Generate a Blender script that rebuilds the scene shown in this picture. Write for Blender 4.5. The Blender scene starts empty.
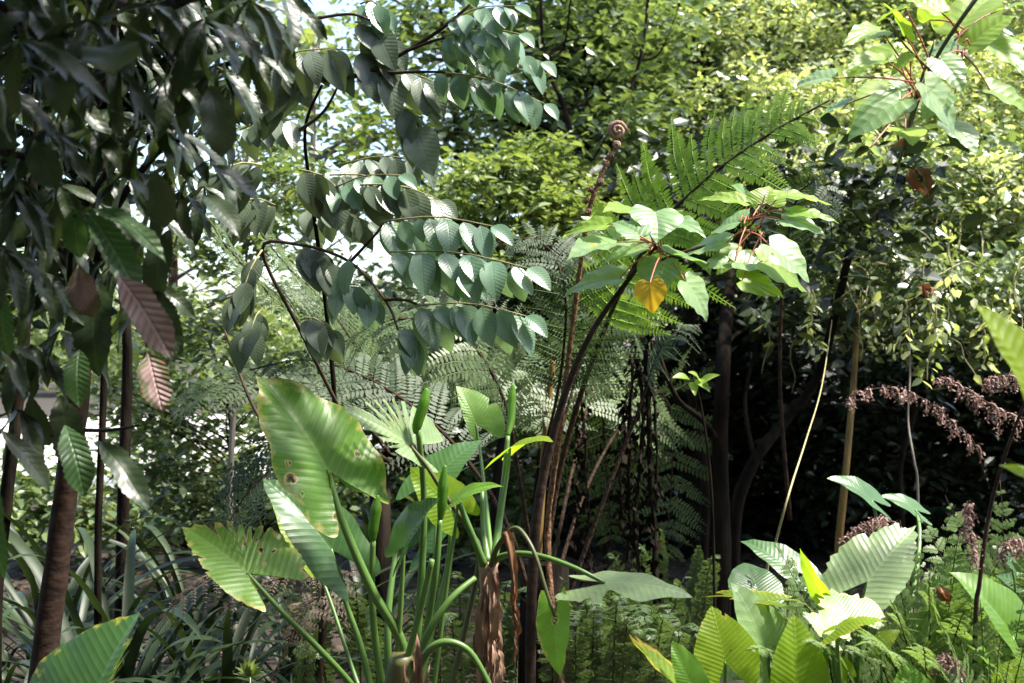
import bpy, math, random
import numpy as np
from mathutils import Vector, noise
random.seed(7); RS = np.random.RandomState(11)
SC = bpy.context.scene; COL = SC.collection
R = math.radians; PI = math.pi
# ---------------------------------------------------------------- camera, sky, sun, exposure
CAMZ = 1.6; FOC = 40.0; FP = 1024 * FOC / 36.0
cd = bpy.data.cameras.new('camera'); cam = bpy.data.objects.new('camera', cd); COL.objects.link(cam)
cam.location = (0, 0, CAMZ); cam.rotation_euler = (R(90), 0, 0)
cd.lens = FOC; cd.sensor_width = 36; cd.clip_end = 2000; cd.clip_start = 0.05
cd.dof.use_dof = True; cd.dof.focus_distance = 3.5; cd.dof.aperture_fstop = 4.0
SC.camera = cam
SUN_EL, SUN_AZ = 62, 96          # azimuth clockwise from +Y (high, from the right)
w = bpy.data.worlds.new('World'); SC.world = w; w.use_nodes = True
nt = w.node_tree; nt.nodes.clear()
sky = nt.nodes.new('ShaderNodeTexSky'); sky.sky_type = 'NISHITA'; sky.sun_disc = False
sky.sun_elevation = R(SUN_EL); sky.sun_rotation = R(SUN_AZ); sky.dust_density = 1.8; sky.air_density = 1.0; sky.ozone_density = 0.3
bg = nt.nodes.new('ShaderNodeBackground'); bg.inputs['Strength'].default_value = 0.135
wo = nt.nodes.new('ShaderNodeOutputWorld')
nt.links.new(sky.outputs[0], bg.inputs[0]); nt.links.new(bg.outputs[0], wo.inputs[0])
sd = bpy.data.lights.new('sun', 'SUN'); sd.energy = 3.9; sd.angle = R(6.0); sd.color = (1, .95, .84)
sun = bpy.data.objects.new('sun', sd); COL.objects.link(sun)
sv = Vector((math.sin(R(SUN_AZ)) * math.cos(R(SUN_EL)), math.cos(R(SUN_AZ)) * math.cos(R(SUN_EL)), math.sin(R(SUN_EL))))
sun.rotation_euler = sv.to_track_quat('Z', 'Y').to_euler()
SC.view_settings.view_transform = 'Standard'; SC.view_settings.look = 'None'
SC.view_settings.gamma = 1; SC.view_settings.use_curve_mapping = False
SC.view_settings.exposure = 1.88
SC.render.engine = 'CYCLES'
SC.cycles.max_bounces = 7; SC.cycles.diffuse_bounces = 4; SC.cycles.transmission_bounces = 4; SC.cycles.glossy_bounces = 2

# ---------------------------------------------------------------- helpers
def P(px, py, d): return Vector(((px - 512) / FP * d, d, CAMZ + (341.5 - py) / FP * d))
def vn(v):
    v = Vector(v); return v.normalized() if v.length > 1e-9 else Vector((0, 0, 1))
U = random.uniform; G = random.gauss

class MB:
    """collects geometry of ONE mesh"""
    def __init__(s): s.v = []; s.f = []; s.uv = []; s.w = []; s.r = []; s.arr = []
    def add(s, vs, fs, uvs=None, wear=None, rnd=None):
        o = len(s.v); s.v += [tuple(p) for p in vs]; n = len(vs)
        s.uv += uvs if uvs else [(0, 0)] * n
        s.w += wear if wear else [0.0] * n
        s.r += [rnd if rnd is not None else random.random()] * n
        s.f += [tuple(i + o for i in f) for f in fs]
    def tube(s, pts, rads, sides=7, smooth=4, cap=True, bump=0.0):
        pts = [Vector(p) for p in pts]
        if isinstance(rads, (int, float)): rads = [rads] * len(pts)
        if len(rads) != len(pts): rads = [rads[0] + (rads[-1] - rads[0]) * i / (len(pts) - 1) for i in range(len(pts))]
        if smooth > 1 and len(pts) > 2: pts, rads = catmull(pts, rads, smooth)
        n = len(pts); ref = Vector((0.31, 0.2, 0.93)); vs = []; uv = []; L = 0
        for i, p in enumerate(pts):
            t = vn(pts[min(i + 1, n - 1)] - pts[max(i - 1, 0)])
            a = ref - t * ref.dot(t)
            if a.length < .05: a = Vector((1, 0, 0)) - t * t.x
            a.normalize(); ref = a; b = t.cross(a)
            if i: L += (p - pts[i - 1]).length
            for k in range(sides):
                an = 2 * PI * k / sides; rr = rads[i] * (1 + (U(-bump, bump) if bump else 0))
                vs.append(p + (a * math.cos(an) + b * math.sin(an)) * rr); uv.append((k / sides, L))
        fs = [(i * sides + k, i * sides + (k + 1) % sides, (i + 1) * sides + (k + 1) % sides, (i + 1) * sides + k)
              for i in range(n - 1) for k in range(sides)]
        if cap: fs += [tuple(range(sides))[::-1], tuple((n - 1) * sides + k for k in range(sides))]
        s.add(vs, fs, uv)
    def bulk(s, tv, tf, tuv, org, X, Y, Z, sc, rnd=None):
        """many copies of a template: org (n,3), axes (n,3), sc (n,)"""
        n = len(org); k = len(tv)
        tv = np.asarray(tv, float)
        v = (org[:, None, :] + sc[:, None, None] * (tv[None, :, 0:1] * X[:, None, :] + tv[None, :, 1:2] * Y[:, None, :] + tv[None, :, 2:3] * Z[:, None, :]))
        rnd = RS.rand(n) if rnd is None else rnd
        s.arr.append((v.reshape(-1, 3), tf, k, n, np.tile(np.asarray(tuv, float), (n, 1)), np.repeat(rnd, k)))
    def build(s, name, mat, parent=None, smooth=True, org=None):
        me = bpy.data.meshes.new(name)
        V = [np.asarray(s.v, float).reshape(-1, 3)]; UVs = [np.asarray(s.uv, float).reshape(-1, 2)]
        W = [np.asarray(s.w, float)]; RN = [np.asarray(s.r, float)]
        sizes = [np.array([len(f) for f in s.f], int)]; idx = [np.array([i for f in s.f for i in f], int)]
        off = len(s.v)
        for v, tf, k, n, uv, rn in s.arr:
            V.append(v); UVs.append(uv); W.append(np.zeros(len(v))); RN.append(rn)
            fl = np.array([i for f in tf for i in f], int); fz = np.array([len(f) for f in tf], int)
            idx.append((fl[None, :] + (np.arange(n) * k)[:, None] + off).ravel()); sizes.append(np.tile(fz, n)); off += len(v)
        V = np.vstack(V); UVs = np.vstack(UVs); W = np.concatenate(W); RN = np.concatenate(RN)
        sizes = np.concatenate(sizes); idx = np.concatenate(idx).astype(np.int32)
        if org is None: org = parent['_o'] if (parent is not None and '_o' in parent.keys()) else (0, 0, 0)
        V = V - np.array(org)[None, :]
        me.vertices.add(len(V)); me.vertices.foreach_set('co', V.ravel())
        me.loops.add(len(idx)); me.loops.foreach_set('vertex_index', idx)
        me.polygons.add(len(sizes)); st = np.zeros(len(sizes), np.int32); st[1:] = np.cumsum(sizes)[:-1]
        me.polygons.foreach_set('loop_start', st)
        me.polygons.foreach_set('use_smooth', np.full(len(sizes), smooth, bool))
        me.update(calc_edges=True)
        ul = me.uv_layers.new(name='UVMap'); ul.data.foreach_set('uv', UVs[idx].ravel().astype(np.float32))
        a = me.attributes.new('wear', 'FLOAT', 'POINT'); a.data.foreach_set('value', W.astype(np.float32))
        a = me.attributes.new('rnd', 'FLOAT', 'POINT'); a.data.foreach_set('value', RN.astype(np.float32))
        me.materials.append(mat)
        o = bpy.data.objects.new(name, me); COL.objects.link(o)
        if parent is not None:
            o.parent = parent; o['_o'] = tuple(org)
        else:
            o.location = org; o['_o'] = tuple(org)
        return o

def catmull(pts, rads, k):
    op, orr = [], []; n = len(pts)
    for i in range(n - 1):
        p0 = pts[max(i - 1, 0)]; p1 = pts[i]; p2 = pts[i + 1]; p3 = pts[min(i + 2, n - 1)]
        for j in range(k):
            t = j / k; t2 = t * t; t3 = t2 * t
            op.append(0.5 * ((2 * p1) + (p2 - p0) * t + (2 * p0 - 5 * p1 + 4 * p2 - p3) * t2 + (3 * p1 - p0 - 3 * p2 + p3) * t3))
            orr.append(rads[i] + (rads[i + 1] - rads[i]) * t)
    op.append(pts[-1]); orr.append(rads[-1]); return op, orr
def curve(pts, n):
    """n+1 evenly indexed points on a smooth curve"""
    pts = [Vector(p) for p in pts]
    c, _ = catmull(pts, [0] * len(pts), 12)
    d = [0]
    for a, b in zip(c, c[1:]): d.append(d[-1] + (b - a).length)
    out = []; j = 0
    for i in range(n + 1):
        t = d[-1] * i / n
        while j < len(d) - 2 and d[j + 1] < t: j += 1
        f = (t - d[j]) / max(d[j + 1] - d[j], 1e-9); out.append(c[j].lerp(c[j + 1], min(f, 1)))
    return out

def tag(o, label, cat, group=None, kind=None):
    if label: o['label'] = label
    if cat: o['category'] = cat
    if group: o['group'] = group
    if kind: o['kind'] = kind
    return o
def thing(name, label, cat, loc, group=None):
    o = bpy.data.objects.new(name, None); COL.objects.link(o); o.location = loc; o.empty_display_size = .1
    o['_o'] = tuple(loc); return tag(o, label, cat, group)

# ---------------------------------------------------------------- materials
def N(nt, t, **kw):
    n = nt.nodes.new(t)
    for k, v in kw.items(): setattr(n, k, v)
    return n
def math_(nt, op, a, b=None, c=None):
    n = nt.nodes.new('ShaderNodeMath'); n.operation = op
    for i, x in enumerate((a, b, c)):
        if x is None: continue
        if isinstance(x, (int, float)): n.inputs[i].default_value = x
        else: nt.links.new(x, n.inputs[i])
    return n.outputs[0]
def mixc(nt, f, a, b, mode='MIX'):
    n = nt.nodes.new('ShaderNodeMix'); n.data_type = 'RGBA'; n.blend_type = mode
    for s, x in ((n.inputs[0], f), (n.inputs[6], a), (n.inputs[7], b)):
        if isinstance(x, (int, float)): s.default_value = x
        elif isinstance(x, tuple): s.default_value = (*x, 1)
        else: nt.links.new(x, s)
    return n.outputs[2]
def leaf_mat(name, c1, c2, rough=.4, tr=.35, trc=None, vein=0, vslope=.6, vcol=None, vamt=.35, bump=.3, spec=.5, mott=.25,
             wcol=(.42, .40, .06), bcol=(.16, .07, .03), wear=True):
    m = bpy.data.materials.new(name); m.use_nodes = True; nt = m.node_tree; nt.nodes.clear(); L = nt.links.new
    out = N(nt, 'ShaderNodeOutputMaterial'); pr = N(nt, 'ShaderNodeBsdfPrincipled'); tl = N(nt, 'ShaderNodeBsdfTranslucent')
    mx = N(nt, 'ShaderNodeMixShader'); rn = N(nt, 'ShaderNodeAttribute', attribute_name='rnd')
    col = mixc(nt, rn.outputs['Fac'], c1, c2)
    if mott:
        gt = N(nt, 'ShaderNodeNewGeometry'); no = N(nt, 'ShaderNodeTexNoise'); no.inputs['Scale'].default_value = 28; no.inputs['Detail'].default_value = 3
        L(gt.outputs['Position'], no.inputs['Vector'])
        k = math_(nt, 'MULTIPLY_ADD', no.outputs['Fac'], 2 * mott, 1 - mott)
        cmb = N(nt, 'ShaderNodeCombineColor'); [L(k, cmb.inputs[i]) for i in range(3)]
        col = mixc(nt, 1.0, col, cmb.outputs[0], 'MULTIPLY')
    if vein:
        uv = N(nt, 'ShaderNodeUVMap'); sp = N(nt, 'ShaderNodeSeparateXYZ'); L(uv.outputs[0], sp.inputs[0])
        ax = math_(nt, 'ABSOLUTE', sp.outputs[0])
        ph = math_(nt, 'MULTIPLY', math_(nt, 'SUBTRACT', sp.outputs[1], math_(nt, 'MULTIPLY', ax, vslope)), vein)
        tri = math_(nt, 'PINGPONG', ph, .5)                       # 0 at a vein
        v1 = math_(nt, 'SUBTRACT', 1, math_(nt, 'MINIMUM', math_(nt, 'MULTIPLY', tri, 7), 1))
        mid = math_(nt, 'SUBTRACT', 1, math_(nt, 'MINIMUM', math_(nt, 'MULTIPLY', ax, 45), 1))
        v = math_(nt, 'MAXIMUM', math_(nt, 'MULTIPLY', v1, .6), mid)
        col = mixc(nt, math_(nt, 'MULTIPLY', v, vamt), col, vcol or tuple(min(1, x * 2.2 + .05) for x in c2))
        bm = N(nt, 'ShaderNodeBump'); bm.inputs['Strength'].default_value = bump; bm.inputs['Distance'].default_value = .0035
        L(math_(nt, 'SUBTRACT', math_(nt, 'POWER', math_(nt, 'MULTIPLY', tri, 2), .6), mid), bm.inputs['Height'])
        L(bm.outputs[0], pr.inputs['Normal'])
    wf = None
    if wear:
        wa = N(nt, 'ShaderNodeAttribute', attribute_name='wear'); n2 = N(nt, 'ShaderNodeTexNoise'); n2.inputs['Scale'].default_value = 45
        g2 = N(nt, 'ShaderNodeNewGeometry'); L(g2.outputs['Position'], n2.inputs['Vector'])
        wv = math_(nt, 'ADD', wa.outputs['Fac'], math_(nt, 'MULTIPLY_ADD', n2.outputs['Fac'], .9, -.45))
        a = N(nt, 'ShaderNodeMapRange'); a.inputs[1].default_value = .35; a.inputs[2].default_value = .6; L(wv, a.inputs[0])
        b = N(nt, 'ShaderNodeMapRange'); b.inputs[1].default_value = .85; b.inputs[2].default_value = 1.0; L(wv, b.inputs[0])
        col = mixc(nt, a.outputs[0], col, wcol); col = mixc(nt, b.outputs[0], col, bcol)
    L(col, pr.inputs['Base Color']); pr.inputs['Roughness'].default_value = rough; pr.inputs['Specular IOR Level'].default_value = spec
    tc = mixc(nt, 1.0, col, trc or (1.75, 1.75, .8), 'MULTIPLY'); L(tc, tl.inputs[0])
    mx.inputs[0].default_value = tr; L(pr.outputs[0], mx.inputs[1]); L(tl.outputs[0], mx.inputs[2]); L(mx.outputs[0], out.inputs[0])
    return m
def bark_mat(name, c1, c2, scale=14, rough=.85, stretch=.25, bump=.6, spec=.25):
    m = bpy.data.materials.new(name); m.use_nodes = True; nt = m.node_tree; L = nt.links.new; pr = nt.nodes['Principled BSDF']
    g = N(nt, 'ShaderNodeNewGeometry'); mp = N(nt, 'ShaderNodeMapping'); mp.inputs['Scale'].default_value = (1, 1, stretch); L(g.outputs['Position'], mp.inputs[0])
    no = N(nt, 'ShaderNodeTexNoise'); no.inputs['Scale'].default_value = scale; no.inputs['Detail'].default_value = 6; L(mp.outputs[0], no.inputs['Vector'])
    mr = N(nt, 'ShaderNodeMapRange'); mr.inputs[1].default_value = .35; mr.inputs[2].default_value = .65; L(no.outputs['Fac'], mr.inputs[0])
    L(mixc(nt, mr.outputs[0], c1, c2), pr.inputs['Base Color']); pr.inputs['Roughness'].default_value = rough; pr.inputs['Specular IOR Level'].default_value = spec
    bm = N(nt, 'ShaderNodeBump'); bm.inputs['Strength'].default_value = bump; bm.inputs['Distance'].default_value = .02
    L(no.outputs['Fac'], bm.inputs['Height']); L(bm.outputs[0], pr.inputs['Normal'])
    return m
M = {}
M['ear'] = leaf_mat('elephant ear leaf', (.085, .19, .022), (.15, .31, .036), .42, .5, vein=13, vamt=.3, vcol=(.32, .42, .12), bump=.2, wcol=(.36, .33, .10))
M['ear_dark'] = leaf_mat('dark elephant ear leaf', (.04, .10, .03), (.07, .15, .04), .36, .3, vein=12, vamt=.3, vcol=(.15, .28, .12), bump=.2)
M['ear_pale'] = leaf_mat('pale elephant ear leaf', (.16, .25, .11), (.24, .32, .15), .34, .3, vein=13, vamt=.35, vcol=(.4, .5, .28), bump=.25, bcol=(.3, .18, .12), wcol=(.45, .42, .2))  # pale copy of the ear leaf, bright highlights painted into its colour
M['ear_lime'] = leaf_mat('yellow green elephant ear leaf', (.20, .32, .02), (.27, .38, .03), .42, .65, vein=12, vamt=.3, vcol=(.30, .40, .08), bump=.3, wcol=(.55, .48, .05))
M['petiole'] = leaf_mat('green leaf stalk', (.07, .15, .03), (.12, .22, .05), .4, .1, mott=.2, wear=False)
M['petiole_b'] = leaf_mat('brown green leaf stalk', (.05, .06, .02), (.09, .09, .03), .5, .05, mott=.3, wear=False)
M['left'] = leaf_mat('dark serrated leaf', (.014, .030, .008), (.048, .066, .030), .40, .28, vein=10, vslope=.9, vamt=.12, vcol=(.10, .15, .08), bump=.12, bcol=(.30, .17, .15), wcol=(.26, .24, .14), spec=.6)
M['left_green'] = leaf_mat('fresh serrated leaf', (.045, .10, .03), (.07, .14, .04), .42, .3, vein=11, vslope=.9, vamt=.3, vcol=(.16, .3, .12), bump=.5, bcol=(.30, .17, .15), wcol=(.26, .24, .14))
M['left_dry'] = leaf_mat('withered serrated leaf', (.22, .16, .14), (.30, .20, .19), .6, .25, vein=11, vslope=.9, vamt=.3, vcol=(.4, .3, .28), bump=.8, trc=(1.3, 1, .8), bcol=(.14, .06, .03), wcol=(.10, .10, .05))
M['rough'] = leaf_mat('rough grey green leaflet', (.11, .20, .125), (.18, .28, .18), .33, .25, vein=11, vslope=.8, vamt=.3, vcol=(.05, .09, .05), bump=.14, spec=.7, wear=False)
M['rough_d'] = leaf_mat('shaded grey leaflet', (.07, .10, .06), (.14, .18, .125), .36, .25, vein=11, vslope=.8, vamt=.14, vcol=(.04, .06, .04), bump=.15, spec=.6, wear=False)  # darker copy of the leaflet colour, with the shade painted in
M['heart'] = leaf_mat('heart shaped leaf', (.15, .26, .10), (.23, .34, .15), .34, .38, vein=7, vslope=.5, vamt=.3, vcol=(.3, .42, .2), bump=.3, spec=.6)
M['heart_lime'] = leaf_mat('sunlit heart shaped leaf', (.17, .29, .03), (.26, .37, .06), .4, .5, vein=7, vslope=.5, vamt=.3, vcol=(.3, .42, .12), bump=.3)
M['heart_yellow'] = leaf_mat('yellow heart shaped leaf', (.50, .34, .03), (.54, .38, .04), .4, .45, vein=7, vamt=.2, vcol=(.6, .5, .1), bump=.2, trc=(1.2, 1.1, .6))
M['red'] = leaf_mat('red leaf stalk', (.42, .12, .08), (.50, .18, .11), .45, .15, trc=(1.3, 1, .8), mott=.1, wear=False)
M['small_y'] = leaf_mat('small yellow green leaf', (.08, .135, .035), (.27, .32, .13), .36, .36, mott=0, wear=False)
M['small_g'] = leaf_mat('small mid green leaf', (.035, .07, .02), (.22, .28, .12), .30, .34, mott=0, wear=False, spec=.6)
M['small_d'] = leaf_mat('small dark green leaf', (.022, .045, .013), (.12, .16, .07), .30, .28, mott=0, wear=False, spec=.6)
M['small_vd'] = leaf_mat('shade darkened leaf', (.006, .014, .005), (.022, .036, .012), .4, .15, mott=0, wear=False)  # nearly black foliage; the shade of the hollow is put into the colour
M['vine'] = leaf_mat('climber leaf', (.14, .21, .05), (.56, .58, .36), .34, .42, mott=0, wear=False, spec=.6)
M['fern'] = leaf_mat('bright fern frond', (.14, .25, .025), (.22, .33, .045), .5, .5, mott=.15, wear=True)
M['fern_g'] = leaf_mat('pale green fern frond', (.045, .08, .025), (.12, .17, .06), .5, .35, mott=.2, wear=True, bcol=(.3, .15, .1))
M['fern_m'] = leaf_mat('shade fern frond', (.04, .075, .03), (.12, .18, .08), .45, .3, mott=.2, wear=True, bcol=(.25, .14, .1))
M['fern_b'] = leaf_mat('bracken frond', (.09, .16, .045), (.20, .28, .11), .5, .4, mott=.2, wear=True, bcol=(.3, .15, .1))
M['fern_d'] = leaf_mat('dark fern frond', (.022, .042, .016), (.05, .085, .03), .6, .25, mott=.2, wear=True, bcol=(.25, .14, .1))
M['fern_dead'] = leaf_mat('dry brown fern frond', (.06, .045, .03), (.12, .09, .07), .8, .2, trc=(1.2, 1, .8), mott=.3, wear=False)
M['purple'] = leaf_mat('withered purple brown frond', (.19, .115, .10), (.40, .27, .24), .8, .2, trc=(1.2, 1, .9), mott=.3, wear=False)
M['strap'] = leaf_mat('strap leaf', (.010, .022, .007), (.032, .055, .018), .48, .15, mott=.25, wear=False, spec=.5)
M['deadleaf'] = leaf_mat('dead leaf', (.12, .055, .025), (.26, .14, .07), .7, .25, trc=(1.3, .9, .6), mott=.4, wear=False)
M['litter'] = leaf_mat('leaf litter', (.03, .018, .01), (.10, .062, .04), .8, .1, trc=(1.2, 1, .8), mott=.2, wear=False)
M['bark'] = bark_mat('brown bark', (.03, .02, .014), (.08, .05, .033))
M['bark_red'] = bark_mat('reddish bark', (.02, .011, .008), (.05, .027, .018), 22, stretch=1.5, bump=.3)
M['bark_dark'] = bark_mat('shade darkened bark', (.006, .005, .004), (.022, .016, .011), 20, spec=.06, bump=.9)  # bark darkened so its colour stands in for deep shade
M['bark_grey'] = bark_mat('grey bark', (.13, .115, .09), (.26, .23, .19))
M['stipe'] = bark_mat('scaly brown fern stalk', (.014, .008, .005), (.055, .028, .015), 60, stretch=.6)
M['cane'] = bark_mat('yellow brown cane', (.13, .08, .02), (.22, .14, .04), 30, .5, bump=.15)
M['twine'] = bark_mat('pale vine stem', (.25, .22, .10), (.40, .36, .18), 40, .6, bump=.2)
M['husk_d'] = bark_mat('brown hairy fern stalk', (.09, .04, .022), (.30, .16, .09), 90, .8, stretch=.6, bump=.8)
M['husk'] = bark_mat('dry reddish leaf sheath', (.13, .06, .04), (.36, .24, .17), 30, .75, stretch=.12, bump=.8)

# ---------------------------------------------------------------- leaf shapes
EAR = [(0, -.015), (.04, -.08), (.11, -.22), (.19, -.38), (.27, -.49), (.335, -.47), (.40, -.32), (.45, -.12), (.465, .07), (.44, .25), (.36, .47), (.26, .66), (.14, .84), (.05, .95), (0, 1)]
HEART = [(0, 0), (.08, -.08), (.20, -.14), (.34, -.11), (.46, .03), (.50, .20), (.45, .40), (.34, .58), (.20, .75), (.08, .90), (0, 1)]
def frame(d, n):
    Y = vn(d); X = Y.cross(vn(n))
    if X.length < .05: X = Y.cross(Vector((.3, -1, .2)))
    X.normalize(); return X, Y, X.cross(Y)
def hdist(x, y, hx, hy):
    dx, dy = x - hx, y - hy; a = math.atan2(dy, dx); return math.hypot(dx, dy) * (1 + .45 * noise.noise(Vector((math.cos(a) * 1.3 + hx * 40, math.sin(a) * 1.3, hy * 40))))
def lobed(mb, base, tip, nrm, wl=1.0, wr=1.0, outline=EAR, rings=9, per=30, arch=.06, cup=.12, corr=.0025, ncor=13,
          ruffle=.012, wear=0.0, tears=(), holes=(), twist=0.0, ragged=0.0):
    """a lobed leaf; tears = (angle deg from tip, half width deg, depth 0..1), holes = (x, y, r) in leaf units"""
    base = Vector(base); tip = Vector(tip); L = (tip - base).length; X, Y, Z = frame(tip - base, nrm)
    half, _ = catmull([Vector((a, b, 0)) for a, b in outline], [0] * len(outline), 6)
    # resample by arc length
    d = [0]
    for a, b in zip(half, half[1:]): d.append(d[-1] + (b - a).length)
    hs = []; j = 0
    for i in range(per + 1):
        t = d[-1] * i / per
        while j < len(d) - 2 and d[j + 1] < t: j += 1
        hs.append(half[j].lerp(half[j + 1], (t - d[j]) / max(d[j + 1] - d[j], 1e-9)))
    rim = [(p.x * wr, p.y) for p in hs] + [(-p.x * wl, p.y) for p in hs[::-1][1:]]
    sd_ = U(0, 100); rim2 = []
    for k, (x, y) in enumerate(rim):
        an = math.degrees(math.atan2(x, y)); m = 1.0
        for ta, tw, td in tears:
            da = abs((an - ta + 180) % 360 - 180)
            if da < tw: m = min(m, 1 - td * (1 - (da / tw) ** 2))
        nn = noise.noise(Vector((x * 9, y * 9, sd_)))
        m *= 1 + .03 * nn
        if ragged: m *= 1 - ragged * max(0, noise.noise(Vector((x * 16, y * 16, sd_ + 9))) * 1.3 + .25)
        rim2.append((x * m, y * m, (1 - m)))
    vs = []; uvs = []; we = []; fs = []; n = len(rim2)
    for ri in range(rings + 1):
        s_ = (ri / rings) ** .85 if ri else 0.0
        for k, (x0, y0, dm) in enumerate(rim2):
            x, y = x0 * s_, y0 * s_
            ax = abs(x); yy = y
            z = arch * 4 * yy * (1 - yy) if yy > 0 else arch * (4 * yy) * .8
            z += cup * ax - cup * 1.1 * ax * ax
            z += corr * math.sin(2 * PI * ncor * (y - .6 * ax)) * min(1, ax * 8)
            z += ruffle * s_ ** 3 * math.sin(k * 2 * PI / n * 9 + sd_) + ruffle * .8 * s_ ** 2 * noise.noise(Vector((x * 5, y * 5, sd_)))
            z += twist * x * y
            vs.append(base + (X * x + Y * y + Z * z) * L); uvs.append((x, y))
            e = max(0, s_ - .72) / .28
            ww = wear * e * 1.1 + (.35 * wear * (noise.noise(Vector((x * 3, y * 3, sd_ + 5))) + .1)) + (dm * .9 * s_ ** 8 if dm > .2 else 0)
            for hx, hy, hr in holes:
                dd = hdist(x, y, hx, hy); ww = max(ww, 1.3 - (dd - hr) / (hr * .7 + .004)) if dd < hr * 1.8 + .004 else ww
            we.append(max(0, min(1.2, ww)))
    for ri in range(rings):
        for k in range(n - 1):
            a = ri * n + k; q = [a, a + 1, a + n + 1, a + n]
            cx = sum(uvs[i][0] for i in q) / 4; cy = sum(uvs[i][1] for i in q) / 4
            if any(hdist(cx, cy, hx, hy) < hr for hx, hy, hr in holes): continue
            fs.append(tuple(q) if ri else (a, a + n + 1, a + n))
    mb.add(vs, fs, uvs, we)
def blade(mb, base, tip, nrm, wr, prof='ovate', rows=12, cols=2, arch=.10, fold=.25, teeth=0, tooth=.12, curl=0.0, wear=0.0, wave=0.0, rnd=None):
    """a simple leaf: wr = half width / length"""
    base = Vector(base); tip = Vector(tip); L = (tip - base).length; X, Y, Z = frame(tip - base, nrm)
    vs = []; uvs = []; fs = []; we = []; s0 = U(0, 50)
    for i in range(rows + 1):
        t = i / rows
        if prof == 'ovate': h = (math.sin(PI * t ** .72) ** .85) * (1 - .25 * t)
        elif prof == 'oval': h = math.sin(PI * t ** .82) ** .78 * (1 - .12 * t)
        elif prof == 'lance': h = math.sin(PI * t ** .9) ** .8
        elif prof == 'obl': h = min(1, (t * 3.0) ** .8) * (1 if t < .72 else max(0, 1 - ((t - .72) / .28) ** 1.7))
        elif prof == 'strap': h = min(1, .5 + t * 3) * (1 - t ** 5) * (1 - .45 * t)
        else: h = math.sin(PI * t)
        h = max(h, 0.0)
        if i in (0, rows): h = .02
        for c in range(-cols, cols + 1):
            u = c / cols; x = u * h * wr
            y = t
            if teeth and abs(c) == cols: x *= 1 + tooth * ((t * teeth) % 1.0) - tooth * .4
            z = arch * 4 * t * (1 - t) + fold * abs(x) - curl * t ** 3 + wave * math.sin(t * 14 + s0 + (3 if c > 0 else 0)) * abs(u)
            vs.append(base + (X * x + Y * y + Z * z) * L); uvs.append((x, y))
            we.append(max(0, min(1.2, wear * (.25 + .6 * abs(u) + .9 * noise.noise(Vector((x * 4 + s0, t * 3, s0)))))) if wear else 0.0)
    m = 2 * cols + 1
    for i in range(rows):
        for c in range(m - 1):
            a = i * m + c; fs.append((a, a + 1, a + m + 1, a + m))
    mb.add(vs, fs, uvs, we, rnd)

T8v = [(0, 0, 0), (0, .35, -.04), (0, .7, -.05), (0, 1, -.12), (-.25, .32, .03), (-.19, .68, 0), (.25, .32, .03), (.19, .68, 0)]
T8f = [(0, 6, 1), (0, 1, 4), (1, 6, 7, 2), (1, 2, 5, 4), (2, 7, 3), (2, 3, 5)]
T8u = [(v[0], v[1]) for v in T8v]
T4v = [(0, 0, 0), (.26, .45, .04), (0, 1, -.05), (-.26, .45, .04)]; T4f = [(0, 1, 2, 3)]; T4u = [(v[0], v[1]) for v in T4v]
def norm_rows(a): return a / np.maximum(np.linalg.norm(a, axis=1, keepdims=True), 1e-9)
def scatter(mb, pts, size, var=.35, up=(0, 0, 1), jit=.55, droop=.25, tpl=8, outward=None, per=0):
    n = len(pts); rnd = RS.rand(n)
    if per: rnd = np.clip(.55 * np.repeat(RS.rand(n // per), per) + .45 * rnd, 0, 1)
    th = RS.rand(n) * 2 * PI
    Nn = norm_rows(np.array(up)[None, :] + RS.randn(n, 3) * jit + (outward if outward is not None else 0))
    D = np.stack([np.cos(th), np.sin(th), -droop + RS.randn(n) * .35], 1)
    X = norm_rows(np.cross(D, Nn)); Y = norm_rows(D); Z = np.cross(X, Y)
    sc = size * (1 + var * RS.randn(n)).clip(.45, 1.9)
    if tpl == 8: mb.bulk(T8v, T8f, T8u, pts, X, Y, Z, sc, rnd)
    else: mb.bulk(T4v, T4f, T4u, pts, X, Y, Z, sc, rnd)
def clump_pts(spheres, ncl, per, sig, surf=.55, flat=.6):
    sp = np.array(spheres, float); wts = sp[:, 3] ** 2; wts /= wts.sum()
    ii = RS.choice(len(sp), ncl, p=wts); d = norm_rows(RS.randn(ncl, 3))
    rr = sp[ii, 3] * (surf + (1 - surf) * RS.rand(ncl)); sq = np.array([1, 1, .85])
    c = sp[ii, :3] + d * rr[:, None] * sq
    return c, (c[:, None, :] + RS.randn(ncl, per, 3) * sig * np.array([1, 1, flat])).reshape(-1, 3)

def ground_z(x, y): return 0.06 * noise.noise(Vector((x * .5, y * .5, 0)))

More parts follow.
